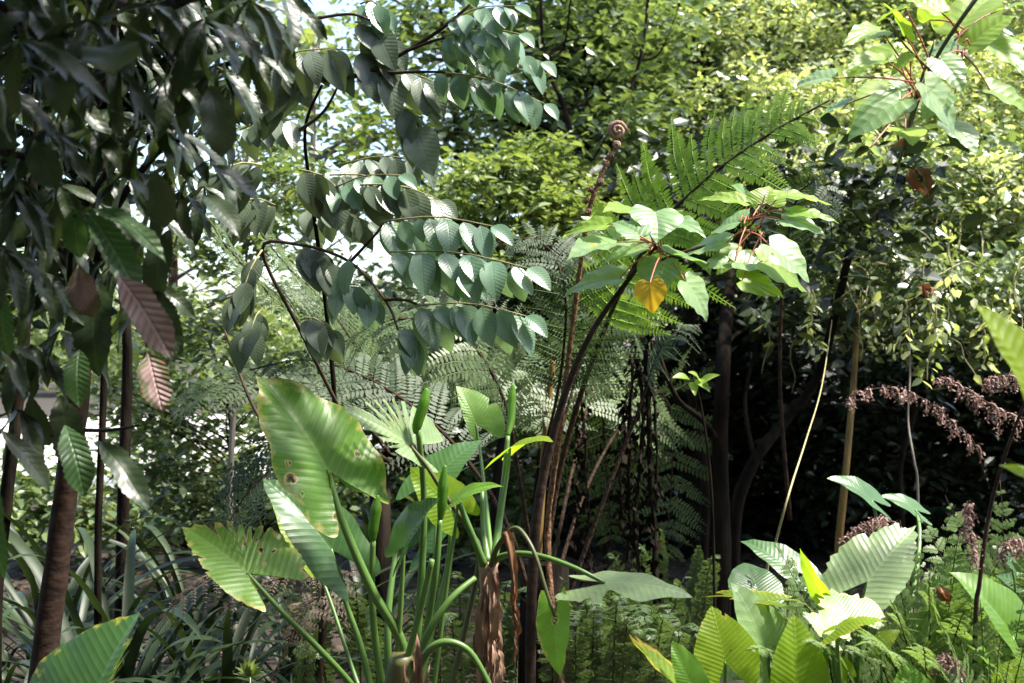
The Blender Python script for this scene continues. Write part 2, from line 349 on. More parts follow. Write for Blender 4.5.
def tree(name, label, cat, base, spheres, mat, bark, size, ncl, per, sig, trunk_r=.06, tpl=8, top=None, group=None, surf=.5, limbs=14, jit=.55, lean=(0, 0), crown_name='crown', flat=.6, up=(0, 0, 1)):
    base = Vector(base); t = thing(name, label, cat, base, group)
    cen = np.average(np.array([s[:3] for s in spheres]), axis=0, weights=[s[3] for s in spheres])
    cz = top if top else max(s[2] for s in spheres)
    tb = MB(); top_p = Vector((cen[0], cen[1], cz))
    mid = base.lerp(top_p, .5) + Vector((U(-.15, .15) + lean[0], U(-.1, .1) + lean[1], 0))
    pts = [base - Vector((0, 0, .1)), base.lerp(mid, .5) + Vector((U(-.06, .06), 0, 0)), mid, mid.lerp(top_p, .5) + Vector((U(-.1, .1), 0, 0)), top_p]
    tb.tube(pts, [trunk_r * 1.25, trunk_r, trunk_r * .8, trunk_r * .5, trunk_r * .2], 9, 5, bump=.04)
    tb.build('trunk', M[bark], t)
    c, lp = clump_pts(spheres, ncl, per, sig, surf, flat)
    axis = curve(pts, 20); br = MB()
    for i in range(min(limbs, len(c))):
        e = Vector(c[i]); k = min(range(3, 20), key=lambda q: abs(axis[q].z - (e.z - .45 * (e - axis[q]).xy.length)))
        s_ = axis[k]; m_ = s_.lerp(e, .55) + Vector((U(-.08, .08), U(-.08, .08), U(.0, .12))) * max(1, (e - s_).length * .5)
        br.tube([s_, m_, e], [trunk_r * .36, trunk_r * .2, trunk_r * .08], 5, 4)
        for q in range(2):
            e2 = Vector(c[(i * 7 + q * 13 + 1) % len(c)])
            if (e2 - m_).length < .9 * max(s[3] for s in spheres): br.tube([m_, m_.lerp(e2, .5) + Vector((0, 0, .05)), e2], [trunk_r * .16, trunk_r * .09, trunk_r * .05], 4, 3)
    if limbs: br.build('branches', M[bark], t)
    mb = MB(); scatter(mb, lp, size, tpl=tpl, jit=jit, up=up, per=per); mb.build(crown_name, M[mat], t, smooth=False)
    return t

def frond(mb, sb, pts, nrm, plen, npin=22, start=.18, ppn=13, pw=.30, droop=.15, stipe_r=.006, taper='tf', angle=62, wear=0.0, sweep_down=0.0, curlt=0.0, pinw=1.0):
    """bipinnate fern frond: pinnae on both sides of a rachis, pinnules on both sides of each pinna"""
    ax = curve(pts, 60); n = Vector(nrm)
    sb.tube(ax[::3], [stipe_r, stipe_r * .25], 5, 1)
    T = len(ax) - 1; org = []; Xs = []; Ys = []; Zs = []; sc = []; rn = []
    for k in range(npin):
        t = start + (1 - start) * (k + .3) / npin; i = int(t * T); i = min(max(i, 1), T - 1)
        p = ax[i]; d = vn(ax[i + 1] - ax[i - 1]); X, Y, Z = frame(d, n); u = (t - start) / (1 - start)
        if taper == 'tf': prof = min(1, .55 + 1.6 * u) * (1 - u ** 2.2) ** .8 + .03
        elif taper == 'sword': prof = min(1, .4 + 5 * u) * (1 - u ** 1.5) ** .7 + .03
        else: prof = (1 - u) ** .85 + .03
        for sd_ in (-1, 1):
            L = plen * prof * U(.78, 1.1); a = R(angle - 12 * u + U(-8, 8)); dj = droop * U(.3, 1.9) + U(-.06, .08); tw_ = U(-.35, .35)
            dr = vn(X * sd_ * math.sin(a) + Y * math.cos(a)); off = p + Y * (.2 * plen / npin * sd_)
            m = max(3, int(ppn * (.4 + .6 * prof)))
            side = vn(dr.cross(Z)); r_ = random.random()
            pp = []
            for j in range(m + 1):
                v = j / m
                pp.append(off + dr * (L * v) + Vector((0, 0, -1)) * (dj * L * v * v + curlt * L * v ** 4) + Z * (.06 * L * math.sin(PI * v)))
            mb.tube([p, pp[m // 2], pp[m]], [stipe_r * .28, stipe_r * .1], 3, 1, cap=False)
            for j in range(m):
                v = (j + .5) / m; q = pp[j].lerp(pp[j + 1], .5); dd = vn(pp[j + 1] - pp[j]); nn = vn(dd.cross(side)) if dd.cross(side).length > .01 else Z
                w_ = L / m * 1.9 * pinw * (min(1, .75 + v) * (1 - v ** 2.5) + .15) * (pw / .30) * U(.8, 1.1)
                for s2 in (-1, 1):
                    if random.random() < .04: continue
                    y_ = vn(side * s2 + dd * U(.25, .5) + Vector((U(-.08, .08), U(-.08, .08), -.12 + s2 * tw_))); x_ = vn(y_.cross(Z if abs(y_.dot(Z)) < .9 else nn)); z_ = x_.cross(y_)
                    org.append(q); Xs.append(x_); Ys.append(y_); Zs.append(z_); sc.append(w_); rn.append(min(1, max(0, r_ * .5 + U(0, .5))))
    k_ = [(0, 0, 0), (.20, .3, .03), (.14, .75, .02), (0, 1, -.03), (-.14, .75, .02), (-.20, .3, .03)]
    mb.bulk(k_, [(0, 1, 2, 3, 4, 5)], [(a, b) for a, b, c in k_], np.array(org), np.array(Xs), np.array(Ys), np.array(Zs), np.array(sc), np.array(rn))
def make_fern(name, label, base, fronds, mat='fern_g', stipe='stipe', group=None, caudex=None, **kw):
    """fronds: list of (pts, normal, plen, extra dict)"""
    t = thing(name, label, 'fern', base, group)
    if caudex: c = MB(); c.tube([Vector(base) - Vector((0, 0, .05)), Vector(base) + Vector((0, 0, caudex[0]))], [caudex[1] * 1.2, caudex[1]], 10, 1, bump=.12); c.build('trunk', M['bark_dark'], t)
    for pts, nrm, pl, ex in fronds:
        a = MB(); b = MB(); e = dict(kw); e.update(ex); mm = e.pop('mat', mat)
        frond(a, b, pts, nrm, pl, **e)
        f = a.build('frond', M[mm], t); b.build('stalk', M[stipe], f)
    return t
def arch_pts(base, az, L, rise, fall):
    """points of an arching frond from base towards azimuth az"""
    base = Vector(base); d = Vector((math.cos(az), math.sin(az), 0)); return [base + d * (L * t) + Vector((0, 0, rise * math.sin(min(1, t * 1.25) * PI / 2) - fall * t ** 2.4)) for t in (0, .2, .4, .6, .8, 1)]

# ================================================================ SETTING
def ground():
    nx, ny = 70, 90; vs = []; fs = []
    xs = [-200, -60, -25] + list(np.linspace(-12, 12, nx)) + [25, 60, 200]; ys = [-30, -8] + list(np.linspace(-2, 22, ny)) + [40, 90, 400]
    for y in ys:
        for x in xs:
            vs.append((x, y, ground_z(x, y)))
    m = len(xs)
    fs = [(j * m + i, j * m + i + 1, (j + 1) * m + i + 1, (j + 1) * m + i) for j in range(len(ys) - 1) for i in range(m - 1)]
    b = MB(); b.add(vs, fs)
    mt = bpy.data.materials.new('soil'); mt.use_nodes = True; nt = mt.node_tree; pr = nt.nodes['Principled BSDF']
    g = N(nt, 'ShaderNodeNewGeometry'); n1 = N(nt, 'ShaderNodeTexNoise'); n1.inputs['Scale'].default_value = 9; n1.inputs['Detail'].default_value = 8
    nt.links.new(g.outputs['Position'], n1.inputs['Vector'])
    c = mixc(nt, n1.outputs['Fac'], (.010, .007, .005), (.05, .036, .025)); nt.links.new(c, pr.inputs['Base Color']); pr.inputs['Roughness'].default_value = .95
    bm = N(nt, 'ShaderNodeBump'); bm.inputs['Distance'].default_value = .05; nt.links.new(n1.outputs['Fac'], bm.inputs['Height']); nt.links.new(bm.outputs[0], pr.inputs['Normal'])
    tag(b.build('ground', mt), 'dark bare soil under the plants', None, kind='structure')
    # pale gravel clearing beyond the left-hand trees
    vs = []; fs = []; n = 40
    for i in range(n + 1):
        a = 2 * PI * i / n; rr = 1 + .08 * noise.noise(Vector((math.cos(a) * 2, math.sin(a) * 2, 3)))
        x = -6.2 + math.cos(a) * 6.0 * rr; y = 17.5 + math.sin(a) * 6.0 * rr; vs.append((x, y, .09))
    vs.append((-6.2, 17.5, .09)); fs = [(i, i + 1, n + 1) for i in range(n)]
    b = MB(); b.add(vs, fs); mt = bark_mat('pale gravel', (.38, .36, .32), (.55, .53, .48), 40, stretch=1, bump=.3)
    tag(b.build('path', mt), 'pale sunlit gravel clearing seen through the left trees', None, kind='structure')
ground()
# leaf litter
b = MB(); n = 9000; lp = np.stack([RS.rand(n) * 12 - 6, RS.rand(n) * 9 + 1.2, np.zeros(n)], 1)
lp[:, 2] = [ground_z(p[0], p[1]) + .012 for p in lp]
scatter(b, lp, .09, jit=.18, droop=0); tag(b.build('leaf_litter', M['litter'], smooth=False), 'brown fallen leaves scattered on the dark soil', 'leaf litter', kind='stuff')

# ================================================================ ELEPHANT EARS
def ear_plant(name, label, base, leaves, stems=(), cat='plant', group=None):
    """leaves: dict(a=attach, t=tip, n=normal, m=mat, pet=[points] ...)"""
    t = thing(name, label, cat, base, group)
    for q in leaves:
        q = dict(q); mb = MB(); a = q.pop('a'); tp = q.pop('t'); n_ = q.pop('n'); mt = q.pop('m', 'ear'); pet = q.pop('pet', None); pr = q.pop('pr', .008); lab = q.pop('lab', None); pm = q.pop('pm', 'petiole')
        lobed(mb, P(*a), P(*tp), n_, **q); o = mb.build('leaf', M[mt], t)
        if lab: o['label'] = lab
        if pet:
            pb = MB(); pts = [P(*a)] + [P(*x) for x in pet]; pb.tube(pts, [pr * .55] + [pr * (.65 + .6 * i / len(pet)) for i in range(1, len(pet) + 1)], 8, 6); pb.build('stalk', M[pm], o)
    return t
def bud(t, pts, r, mat='ear', name='rolled_leaf'):
    b = MB(); b.tube([P(*p) for p in pts], [r * .25, r, r * .9, r * .4][:len(pts)] if len(pts) == 4 else r, 7, 5); return b.build(name, M[mat], t)

D = 3.3
main_base = P(402, 735, 3.3)
t = ear_plant('elephant_ear_plant', 'tall elephant ear with a big notched green leaf and many green stalks, centre left', main_base, [
    dict(a=(328, 470, 3.2), t=(257, 374, 3.25), n=(.38, -.62, .7), wl=1.0, wr=1.12, m='ear', wear=.5, ruffle=.034, arch=.05, cup=.10, rings=24, per=84, corr=.003,
         holes=[(-.31, .20, .018), (-.35, .08, .034), (.33, -.01, .020), (-.36, -.06, .016), (-.18, -.36, .026)], pr=.014,
         lab='big green leaf with brown-rimmed holes', pet=[(342, 520, 3.18), (372, 590, 3.2), (402, 645, 3.25), (410, 720, 3.3)]),
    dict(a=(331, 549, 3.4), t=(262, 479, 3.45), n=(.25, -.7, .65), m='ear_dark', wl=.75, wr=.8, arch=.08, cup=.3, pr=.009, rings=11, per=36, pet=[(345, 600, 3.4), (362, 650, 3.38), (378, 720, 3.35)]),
    dict(a=(247, 573, 3.0), t=(182, 527, 3.1), n=(-.1, -.45, .9), m='ear', wl=.75, wr=1.35, wear=.45, arch=.04, cup=.15, ragged=.08, pr=.009, rings=14, per=70, corr=.004,
         holes=[(.30, .10, .02), (.25, .28, .02), (.36, .2, .022), (.2, -.05, .018), (.4, 0, .016)], tears=[(14, 2.5, .25), (24, 2, .3), (33, 2.5, .35), (43, 2, .3), (52, 2.5, .35), (63, 2, .3), (-25, 3, .2), (-45, 2, .2)],
         lab='pale green leaf with torn upper edge', pet=[(285, 615, 3.0), (320, 650, 3.05), (355, 690, 3.15), (385, 740, 3.3)]),
    dict(a=(410, 445, 3.3), t=(345, 410, 3.2), n=(.05, -.75, .65), m='ear_pale', wl=.5, wr=1.25, wear=.25, arch=.03, rings=12, per=64, cup=.1,
         tears=[(12, 3, .6), (22, 3, .65), (33, 3.5, .7), (45, 3, .6), (58, 4, .75), (75, 5, .55), (95, 4, .5), (-14, 3, .5), (-28, 4, .6), (-42, 3, .5)],
         lab='shredded leaf with its highlight painted pale', pm='petiole_b', pr=.008, pet=[(428, 468, 3.3), (448, 500, 3.32), (470, 532, 3.35), (478, 570, 3.4), (440, 730, 3.35)]),
    dict(a=(450, 507, 3.5), t=(410, 468, 3.5), n=(.1, -.9, .45), m='ear_lime', wl=.95, wr=1.0, wear=.3, arch=.04, pr=.008, pet=[(448, 560, 3.5), (430, 640, 3.45), (412, 730, 3.35)]),
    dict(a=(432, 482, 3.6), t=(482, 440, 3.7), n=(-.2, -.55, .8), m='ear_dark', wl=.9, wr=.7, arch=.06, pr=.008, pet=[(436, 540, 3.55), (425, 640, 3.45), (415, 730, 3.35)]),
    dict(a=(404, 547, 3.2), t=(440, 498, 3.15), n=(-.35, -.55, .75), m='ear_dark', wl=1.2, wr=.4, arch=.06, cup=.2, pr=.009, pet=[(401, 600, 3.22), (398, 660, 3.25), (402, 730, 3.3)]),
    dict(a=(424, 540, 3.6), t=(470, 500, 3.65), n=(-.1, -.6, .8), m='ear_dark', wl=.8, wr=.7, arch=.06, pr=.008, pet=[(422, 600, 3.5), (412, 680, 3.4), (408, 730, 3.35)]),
    dict(a=(308, 545, 3.7), t=(270, 492, 3.75), n=(.2, -.5, .8), m='ear_lime', wl=.7, wr=.5, arch=.04, pr=.007, pet=[(330, 600, 3.6), (360, 690, 3.45), (385, 740, 3.35)]),
    dict(a=(458, 498, 3.3), t=(503, 486, 3.25), n=(0, -.5, .85), m='ear', wl=.5, wr=.6, wear=.3, arch=.1, pr=.006, pet=[(455, 530, 3.3), (445, 600, 3.3), (430, 720, 3.3)]),
])
for pts, r in (([(427, 388, 3.3), (424, 402, 3.3), (417, 425, 3.3), (416, 434, 3.3)], .017), ([(378, 495, 3.25), (376, 508, 3.25), (373, 530, 3.25), (373, 542, 3.25)], .017),
               ([(445, 465, 3.25), (443, 485, 3.25), (442, 505, 3.25), (440, 520, 3.25)], .016)):
    bud(t, pts, r, 'ear')
for pts in ([(418, 430, 3.3), (424, 500, 3.35), (420, 600, 3.35), (410, 720, 3.3)], [(373, 540, 3.25), (372, 600, 3.27), (378, 660, 3.3), (392, 730, 3.3)], [(440, 520, 3.25), (436, 570, 3.25), (425, 640, 3.3), (408, 730, 3.3)],
            [(397, 545, 3.5), (388, 620, 3.4), (390, 720, 3.35)], [(432, 560, 3.15), (418, 620, 3.2), (400, 690, 3.25), (398, 740, 3.3)], [(475, 578, 3.25), (450, 600, 3.2), (425, 640, 3.2), (405, 700, 3.25)],
            [(492, 690, 3.1), (470, 652, 3.1), (445, 642, 3.1), (425, 655, 3.12), (412, 690, 3.2), (408, 730, 3.25)]):
    b = MB(); b.tube([P(*p) for p in pts], [.008, .013], 8, 6); b.build('stalk', M['petiole'], t)
b = MB(); b.tube([P(402, 655, 3.22), P(400, 690, 3.25), main_base, Vector((main_base.x, main_base.y, 0))], [.03, .05, .07, .08], 10, 4, bump=.06); b.build('stem', M['petiole_b'], t)
b = MB()
for q, (x0, y0) in enumerate(((414, 632), (424, 652), (404, 668), (430, 668))):
    blade(b, P(x0 + U(-4, 4), 695, 3.12), P(x0 + U(-4, 4), y0, 3.08), (U(-.5, .5), -1, .1), .07, 'lance', 10, 2, arch=.1, fold=.6, wave=.05, curl=U(-.1, .3))
b.build('dry_sheath', M['husk'], t)

# second, trunked elephant ear (dry brown stalk)
tb = P(490, 760, 3.35); tb.z = 0
t = ear_plant('elephant_ear_plant', 'elephant ear on a dry peeling brown trunk with a drooping stalk, centre', tb, [
    dict(a=(476, 424, 3.9), t=(456, 386, 3.95), n=(.2, -.7, .6), m='ear', wl=.5, wr=1.5, wear=.3, arch=.05, pr=.006, pet=[(480, 450, 3.85), (486, 500, 3.7), (492, 560, 3.45)], tears=[(-30, 5, .3), (60, 5, .3)]),
    dict(a=(510, 448, 3.5), t=(553, 441, 3.4), n=(.05, -.25, .95), m='ear_lime', wl=1.0, wr=1.0, arch=.14, cup=-.25, pr=.008, pet=[(507, 475, 3.5), (500, 520, 3.45), (494, 562, 3.4)]),
    dict(a=(605, 583, 3.1), t=(693, 597, 3.0), n=(.15, -.45, .95), m='ear_pale', wl=.5, wr=.95, wear=.12, arch=.06, cup=.05, rings=12, per=44, pr=.009, tears=[(58, 22, .55), (100, 8, .3)], lab='leaf with bright light painted pale, on an arching stalk',
         pet=[(575, 568, 3.12), (540, 556, 3.2), (512, 554, 3.27), (494, 562, 3.33), (490, 585, 3.35)]),
    dict(a=(555, 617, 3.1), t=(561, 677, 3.05), n=(-.35, -.75, -.4), m='ear', wl=.75, wr=.75, wear=.4, arch=.05, cup=.3, pr=.007, pm='petiole_b', holes=[(.0, .04, .05)], lab='hanging green leaf on a bent brown stalk',
         pet=[(546, 590, 3.12), (534, 552, 3.15), (520, 530, 3.2), (510, 531, 3.22), (497, 548, 3.28), (491, 566, 3.33)]),
])
b = MB(); b.tube([P(488, 563, 3.35), P(489, 600, 3.35), P(487, 650, 3.35), P(489, 720, 3.35), tb], [.030, .028, .030, .036, .05], 10, 5, bump=.10); b.build('trunk', M['husk'], t)
b = MB()
for q in range(44):
    yy = U(562, 680); a0 = U(-1, 1); r0 = 9
    s_ = P(489 + a0 * r0, yy, 3.35 - .06 + .04 * abs(a0)); e_ = s_ + Vector((a0 * .008 + U(-.012, .012), -U(-.01, .015), -U(.08, .24)))
    blade(b, s_, e_, (a0, -1, .2), U(.04, .10), random.choice(('obl', 'lance', 'strap')), 11, 2, arch=U(-.05, .12), fold=.6, wave=.03, curl=U(-.1, .35))
b.build('dry_sheath', M['husk'], t)
b = MB(); b.tube([P(505, 532, 3.2), P(512, 570, 3.18), P(515, 630, 3.17), P(514, 664, 3.17)], [.009, .005, .004, .004], 6, 5, bump=.2)
for q in range(9):
    yy = U(560, 640); blade(b, P(513 + U(-2, 2), yy, 3.175), P(514 + U(-5, 5), yy + U(20, 48), 3.175 + U(-.02, .01)), (U(-1, 1), -1, 0), U(.03, .07), 'lance', 10, 2, fold=.9, wave=.05, curl=U(-.2, .3))
blade(b, P(507, 528, 3.18), P(516, 600, 3.18), (.4, -1, 0), .05, 'strap', 12, 2, fold=.8, wave=.02)
b.build('dead_strip', M['deadleaf'], t)
bud(t, [(513, 384, 3.6), (512, 396, 3.6), (511, 420, 3.58), (508, 436, 3.55)], .014, 'ear')
for pts in ([(508, 436, 3.55), (503, 490, 3.5), (494, 562, 3.38)], [(458, 500, 3.3), (470, 530, 3.3), (484, 565, 3.33)], [(482, 486, 3.55), (484, 530, 3.45), (488, 562, 3.38)]):
    b = MB(); b.tube([P(*p) for p in pts], [.007, .013], 8, 6); b.build('stalk', M['petiole'], t)

# bottom-left leaf
lb = P(70, 800, 2.5)
ear_plant('elephant_ear_plant', 'elephant ear in the bottom left corner, one big leaf with a brown torn right edge', (lb.x, lb.y, 0), [
    dict(a=(88, 712, 2.45), t=(139, 613, 2.55), n=(-.25, -.6, .75), m='ear_dark', wl=1.9, wr=.6, wear=.35, arch=.05, cup=.12, rings=14, per=50, corr=.003,
         tears=[(6, 2, .2), (12, 2, .35), (18, 2.5, .4), (25, 3, .45), (33, 3, .35), (42, 3, .4), (53, 3, .3)], holes=[(-.22, .12, .05)], pr=.012, pet=[(80, 760, 2.48), (70, 860, 2.5)])])
# right-hand clump
rb = P(760, 760, 2.9)
t = ear_plant('elephant_ear_plant', 'low clump of backlit yellow-green elephant ear leaves at the bottom, right of centre', (rb.x, rb.y, 0), [
    dict(a=(725, 662, 2.8), t=(711, 606, 2.85), n=(-.05, -.9, .35), m='ear_lime', wl=1.15, wr=1.35, wear=.28, arch=.05, cup=.15, rings=12, per=40, pr=.006, pet=[(727, 700, 2.85), (745, 760, 2.9)], holes=[(.2, .82, .04)]),
    dict(a=(796, 684, 2.7), t=(793, 614, 2.75), n=(.05, -.9, .4), m='ear_lime', wl=.85, wr=1.05, wear=.24, arch=.05, cup=.2, rings=12, per=40, pr=.006, pet=[(794, 720, 2.8), (770, 770, 2.9)]),
    dict(a=(766, 654, 2.9), t=(731, 582, 2.95), n=(.2, -.6, .75), m='heart', wl=.75, wr=1.1, arch=.06, cup=.12, rings=12, per=36, corr=.005, pr=.007, pet=[(768, 690, 2.9), (765, 760, 2.9)], lab='upright pale glossy leaf'),
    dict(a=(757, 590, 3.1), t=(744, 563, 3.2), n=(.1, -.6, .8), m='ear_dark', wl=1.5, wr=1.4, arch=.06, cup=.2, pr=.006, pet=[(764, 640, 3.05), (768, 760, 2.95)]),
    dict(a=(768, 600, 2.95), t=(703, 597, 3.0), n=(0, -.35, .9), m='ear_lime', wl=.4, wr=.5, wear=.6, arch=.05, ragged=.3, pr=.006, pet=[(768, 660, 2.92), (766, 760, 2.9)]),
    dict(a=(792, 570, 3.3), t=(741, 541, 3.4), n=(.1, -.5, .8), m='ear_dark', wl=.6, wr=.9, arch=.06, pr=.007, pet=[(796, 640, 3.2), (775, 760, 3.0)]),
    dict(a=(826, 602, 2.9), t=(800, 548, 2.9), n=(-.85, -.35, .3), m='ear_lime', wl=.55, wr=.55, arch=.03, wear=.2, pr=.006, pet=[(828, 640, 2.9), (800, 770, 2.9)], lab='folded upright lime leaf'),
    dict(a=(690, 690, 2.8), t=(619, 623, 2.8), n=(.6, -.4, .7), m='ear_lime', wl=.28, wr=.45, wear=.85, arch=-.04, ragged=.2, pr=.006, pet=[(715, 730, 2.85), (750, 780, 2.9)], lab='yellowing ragged leaf'),
    dict(a=(750, 665, 3.0), t=(690, 680, 2.95), n=(0, -.6, .8), m='ear', wl=.6, wr=.7, wear=.3, pr=.006, pet=[(755, 720, 2.95), (760, 780, 2.9)]),
    dict(a=(690, 683, 2.75), t=(672, 640, 2.8), n=(-.3, -.6, .7), m='ear', wl=.6, wr=.9, wear=.3, pr=.006, pet=[(700, 720, 2.8), (740, 780, 2.9)]),
])
rb = P(860, 780, 2.9)
t = ear_plant('elephant_ear_plant', 'elephant ear with a broad pale leaf and yellow-edged leaves among the right-hand bracken', (rb.x, rb.y, 0), [
    dict(a=(868, 581, 2.9), t=(917, 524, 3.0), n=(-.2, -.7, .65), m='ear_pale', wl=1.05, wr=.8, wear=.12, arch=.05, cup=.1, rings=14, per=44, corr=.004, pr=.007, ragged=.12, pet=[(860, 620, 2.9), (858, 700, 2.9), (860, 790, 2.9)], lab='broad pale glossy leaf'),
    dict(a=(850, 618, 2.8), t=(822, 588, 2.9), n=(0, -.5, .85), m='ear_pale', wl=1.3, wr=1.6, wear=.5, arch=.05, ragged=.25, pr=.006, pet=[(850, 660, 2.82), (855, 780, 2.88)]),
    dict(a=(838, 628, 2.7), t=(889, 622, 2.65), n=(.0, -.3, .9), m='ear_lime', wl=.7, wr=.8, wear=.55, arch=.12, cup=-.2, ragged=.25, pr=.006, pet=[(838, 660, 2.72), (850, 780, 2.85)]),
    dict(a=(832, 634, 2.75), t=(800, 612, 2.8), n=(0, -.5, .85), m='ear_pale', wl=.8, wr=.9, wear=.4, arch=.06, ragged=.2, pr=.006, pet=[(835, 670, 2.78), (850, 780, 2.85)]),
    dict(a=(914, 712, 2.6), t=(905, 660, 2.65), n=(0, -.55, .85), m='ear', wl=1.1, wr=1.2, arch=.05, rings=12, per=36, pr=.006, pet=[(910, 780, 2.7)]),
    dict(a=(958, 690, 2.7), t=(945, 663, 2.75), n=(.2, -.6, .7), m='ear_pale', wl=.6, wr=1.0, wear=.3, arch=.05, pr=.006, pet=[(955, 780, 2.8)]),
    dict(a=(872, 500, 3.6), t=(827, 478, 3.6), n=(.15, -.5, .8), m='ear_dark', wl=.55, wr=.9, arch=.08, pr=.007, pet=[(880, 560, 3.5), (872, 780, 3.0)]),
    dict(a=(916, 510, 3.7), t=(880, 496, 3.7), n=(.15, -.5, .8), m='ear_dark', wl=.8, wr=.8, arch=.08, pr=.007, pet=[(918, 560, 3.5), (880, 780, 3.1)]),
])
rb = P(930, 790, 3.1)
ear_plant('elephant_ear_plant', 'young clump of small lime and green leaves threading the bottom right fern bank', (rb.x, rb.y, 0), [
    dict(a=(x, y, d_), t=(x + dx, y + dy, d_), n=(U(-.3, .3), -.5, .8), m=mm, wl=U(.8, 1.1), wr=U(.8, 1.2), wear=U(0, .35), arch=.07, cup=U(0, .2), rings=7, per=22, pr=.004, pet=[(x + 4, y + 60, d_), (930 + (x - 930) * .6, 800, 3.05)])
    for x, y, dx, dy, d_, mm in ((900, 668, -18, -14, 2.8, 'ear_lime'), (985, 655, -20, -12, 2.75, 'ear'), (965, 600, 22, -12, 3.1, 'ear'), (880, 642, 20, -12, 2.9, 'ear_lime'), (1005, 678, 16, -20, 2.7, 'ear_lime'), (812, 668, 18, -20, 2.75, 'ear'),
                                 (930, 640, -14, -16, 3.0, 'ear'), (1010, 560, -18, -14, 3.1, 'ear_dark'), (848, 672, -12, -18, 2.8, 'ear_lime'), (780, 600, -16, -12, 3.2, 'ear_dark'), (960, 672, 20, -8, 2.75, 'ear'))])
rb = P(1040, 800, 2.7)
ear_plant('elephant_ear_plant', 'broad dark-green elephant ear at the right edge below the ferns', (rb.x, rb.y, 0), [
    dict(a=(1012, 636, 2.8), t=(949, 572, 2.85), n=(.3, -.6, .65), m='ear', wl=.55, wr=1.1, arch=.08, cup=.25, rings=12, per=36, pr=.008, pet=[(1025, 690, 2.75), (1040, 790, 2.7)]),
    dict(a=(1050, 600, 3.1), t=(995, 575, 3.2), n=(.1, -.6, .75), m='ear_dark', wl=.8, wr=1.0, pr=.008, pet=[(1045, 700, 2.9), (1040, 790, 2.7)])])
rb = P(1120, 700, 1.9)
ear_plant('elephant_ear_plant', 'near bright lime elephant ear leaf entering at the right edge, out of focus', (rb.x, rb.y, 0), [
    dict(a=(1052, 418, 1.75), t=(975, 303, 1.8), n=(.25, -.75, .6), m='ear_lime', wl=.38, wr=.9, wear=.18, arch=.03, cup=.1, rings=12, per=40, corr=.005, pr=.008, pet=[(1080, 480, 1.8), (1110, 700, 1.9)]),
    dict(a=(1045, 482, 1.8), t=(999, 465, 1.8), n=(.1, -.7, .7), m='ear_lime', wl=.5, wr=.5, arch=.04, pr=.006, pet=[(1080, 540, 1.85), (1110, 700, 1.9)])])

# ================================================================ HEART-LEAVED SHRUBS
def heart_shrub(name, label, base, stem, nodes, leaves, ld, sm='bark_red'):
    """nodes: index -> point; leaves: (node, ax, ay, tx, ty, width, mat, d)"""
    t = thing(name, label, 'shrub', base)
    b = MB(); b.tube([Vector(base)] + [P(*p) for p in stem[0]], stem[1], 8, 6); b.build('stem', M[sm], t)
    for pts, rr in nodes[1]:
        b = MB(); b.tube([P(*p) for p in pts], rr, 7, 5); b.build('branch', M[sm], t)
    for nd, ax, ay, tx, ty, wd, mt, dd in leaves:
        A = P(ax, ay, dd); T_ = A + (P(tx, ty, dd + U(-.08, .08)) - A) * ((1.3 if dd > 3.2 else 1.18) if mt != 'heart_yellow' else 1.0); nn = (U(-.3, .3), -.55 + U(-.2, .2), .8) if mt != 'heart_yellow' else (-.2, -.85, .4)
        mb = MB(); lobed(mb, A, T_, nn, wd, wd, HEART, 7, 20, arch=.07, cup=U(.1, .35), corr=.004, ncor=7, ruffle=.02, wear=.12 if mt != 'heart_yellow' else .4, holes=[(U(-.3, .3), U(.1, .6), U(.0, .03))])
        o = mb.build('leaf', M[mt], t)
        if mt == 'heart_yellow': o['label'] = 'yellow leaf with brown specks'
        nb = P(*nodes[0][nd]) + Vector((U(-.035, .035), U(-.03, .03), U(-.04, .025))); pb = MB(); m_ = nb.lerp(A, .5) + Vector((0, 0, .012)); pb.tube([nb, m_, A], [.0030, .0018], 5, 4); pb.build('stalk', M['red'], o)
    return t
HL = [(0, 655, 212, 656, 236, 1.3, 'heart', 3.7), (0, 646, 248, 611, 262, .95, 'heart', 3.75), (0, 661, 262, 655, 290, 1.15, 'heart', 3.7), (0, 650, 283, 653, 314, 1.05, 'heart_yellow', 3.35),
      (0, 686, 282, 702, 313, 1.05, 'heart', 3.6), (0, 672, 255, 702, 270, 1.1, 'heart', 3.7), (1, 726, 243, 692, 255, 1.0, 'heart', 3.75), (0, 616, 243, 578, 257, .85, 'heart', 3.8),
      (0, 634, 212, 610, 212, 1.2, 'heart_lime', 3.9), (0, 620, 278, 576, 293, .75, 'heart', 3.8), (0, 605, 225, 570, 236, .5, 'heart_lime', 3.8), (1, 740, 222, 718, 232, 1.2, 'heart', 3.7),
      (1, 766, 203, 768, 190, 1.8, 'heart_lime', 3.8), (1, 745, 202, 708, 201, .5, 'heart_lime', 3.8), (1, 780, 196, 820, 204, .42, 'heart_lime', 3.7), (1, 790, 212, 828, 221, .5, 'heart_lime', 3.7),
      (1, 785, 220, 817, 233, .8, 'heart', 3.7), (1, 770, 246, 800, 275, 1.0, 'heart', 3.55), (1, 762, 262, 796, 286, .8, 'heart_lime', 3.6), (1, 742, 281, 775, 294, .9, 'heart_lime', 3.6),
      (1, 735, 262, 765, 268, .8, 'heart', 3.65), (0, 672, 222, 698, 234, .7, 'heart', 3.75), (0, 668, 216, 680, 212, .9, 'heart_lime', 3.9), (1, 728, 262, 708, 268, .9, 'heart', 3.7),
      (0, 620, 238, 590, 222, .7, 'heart', 3.9), (1, 752, 206, 735, 190, .9, 'heart', 3.95), (0, 640, 236, 618, 226, .9, 'heart', 3.6), (1, 742, 250, 722, 270, .7, 'heart_lime', 3.85)]
hb = P(530, 900, 3.9); hb.z = 0
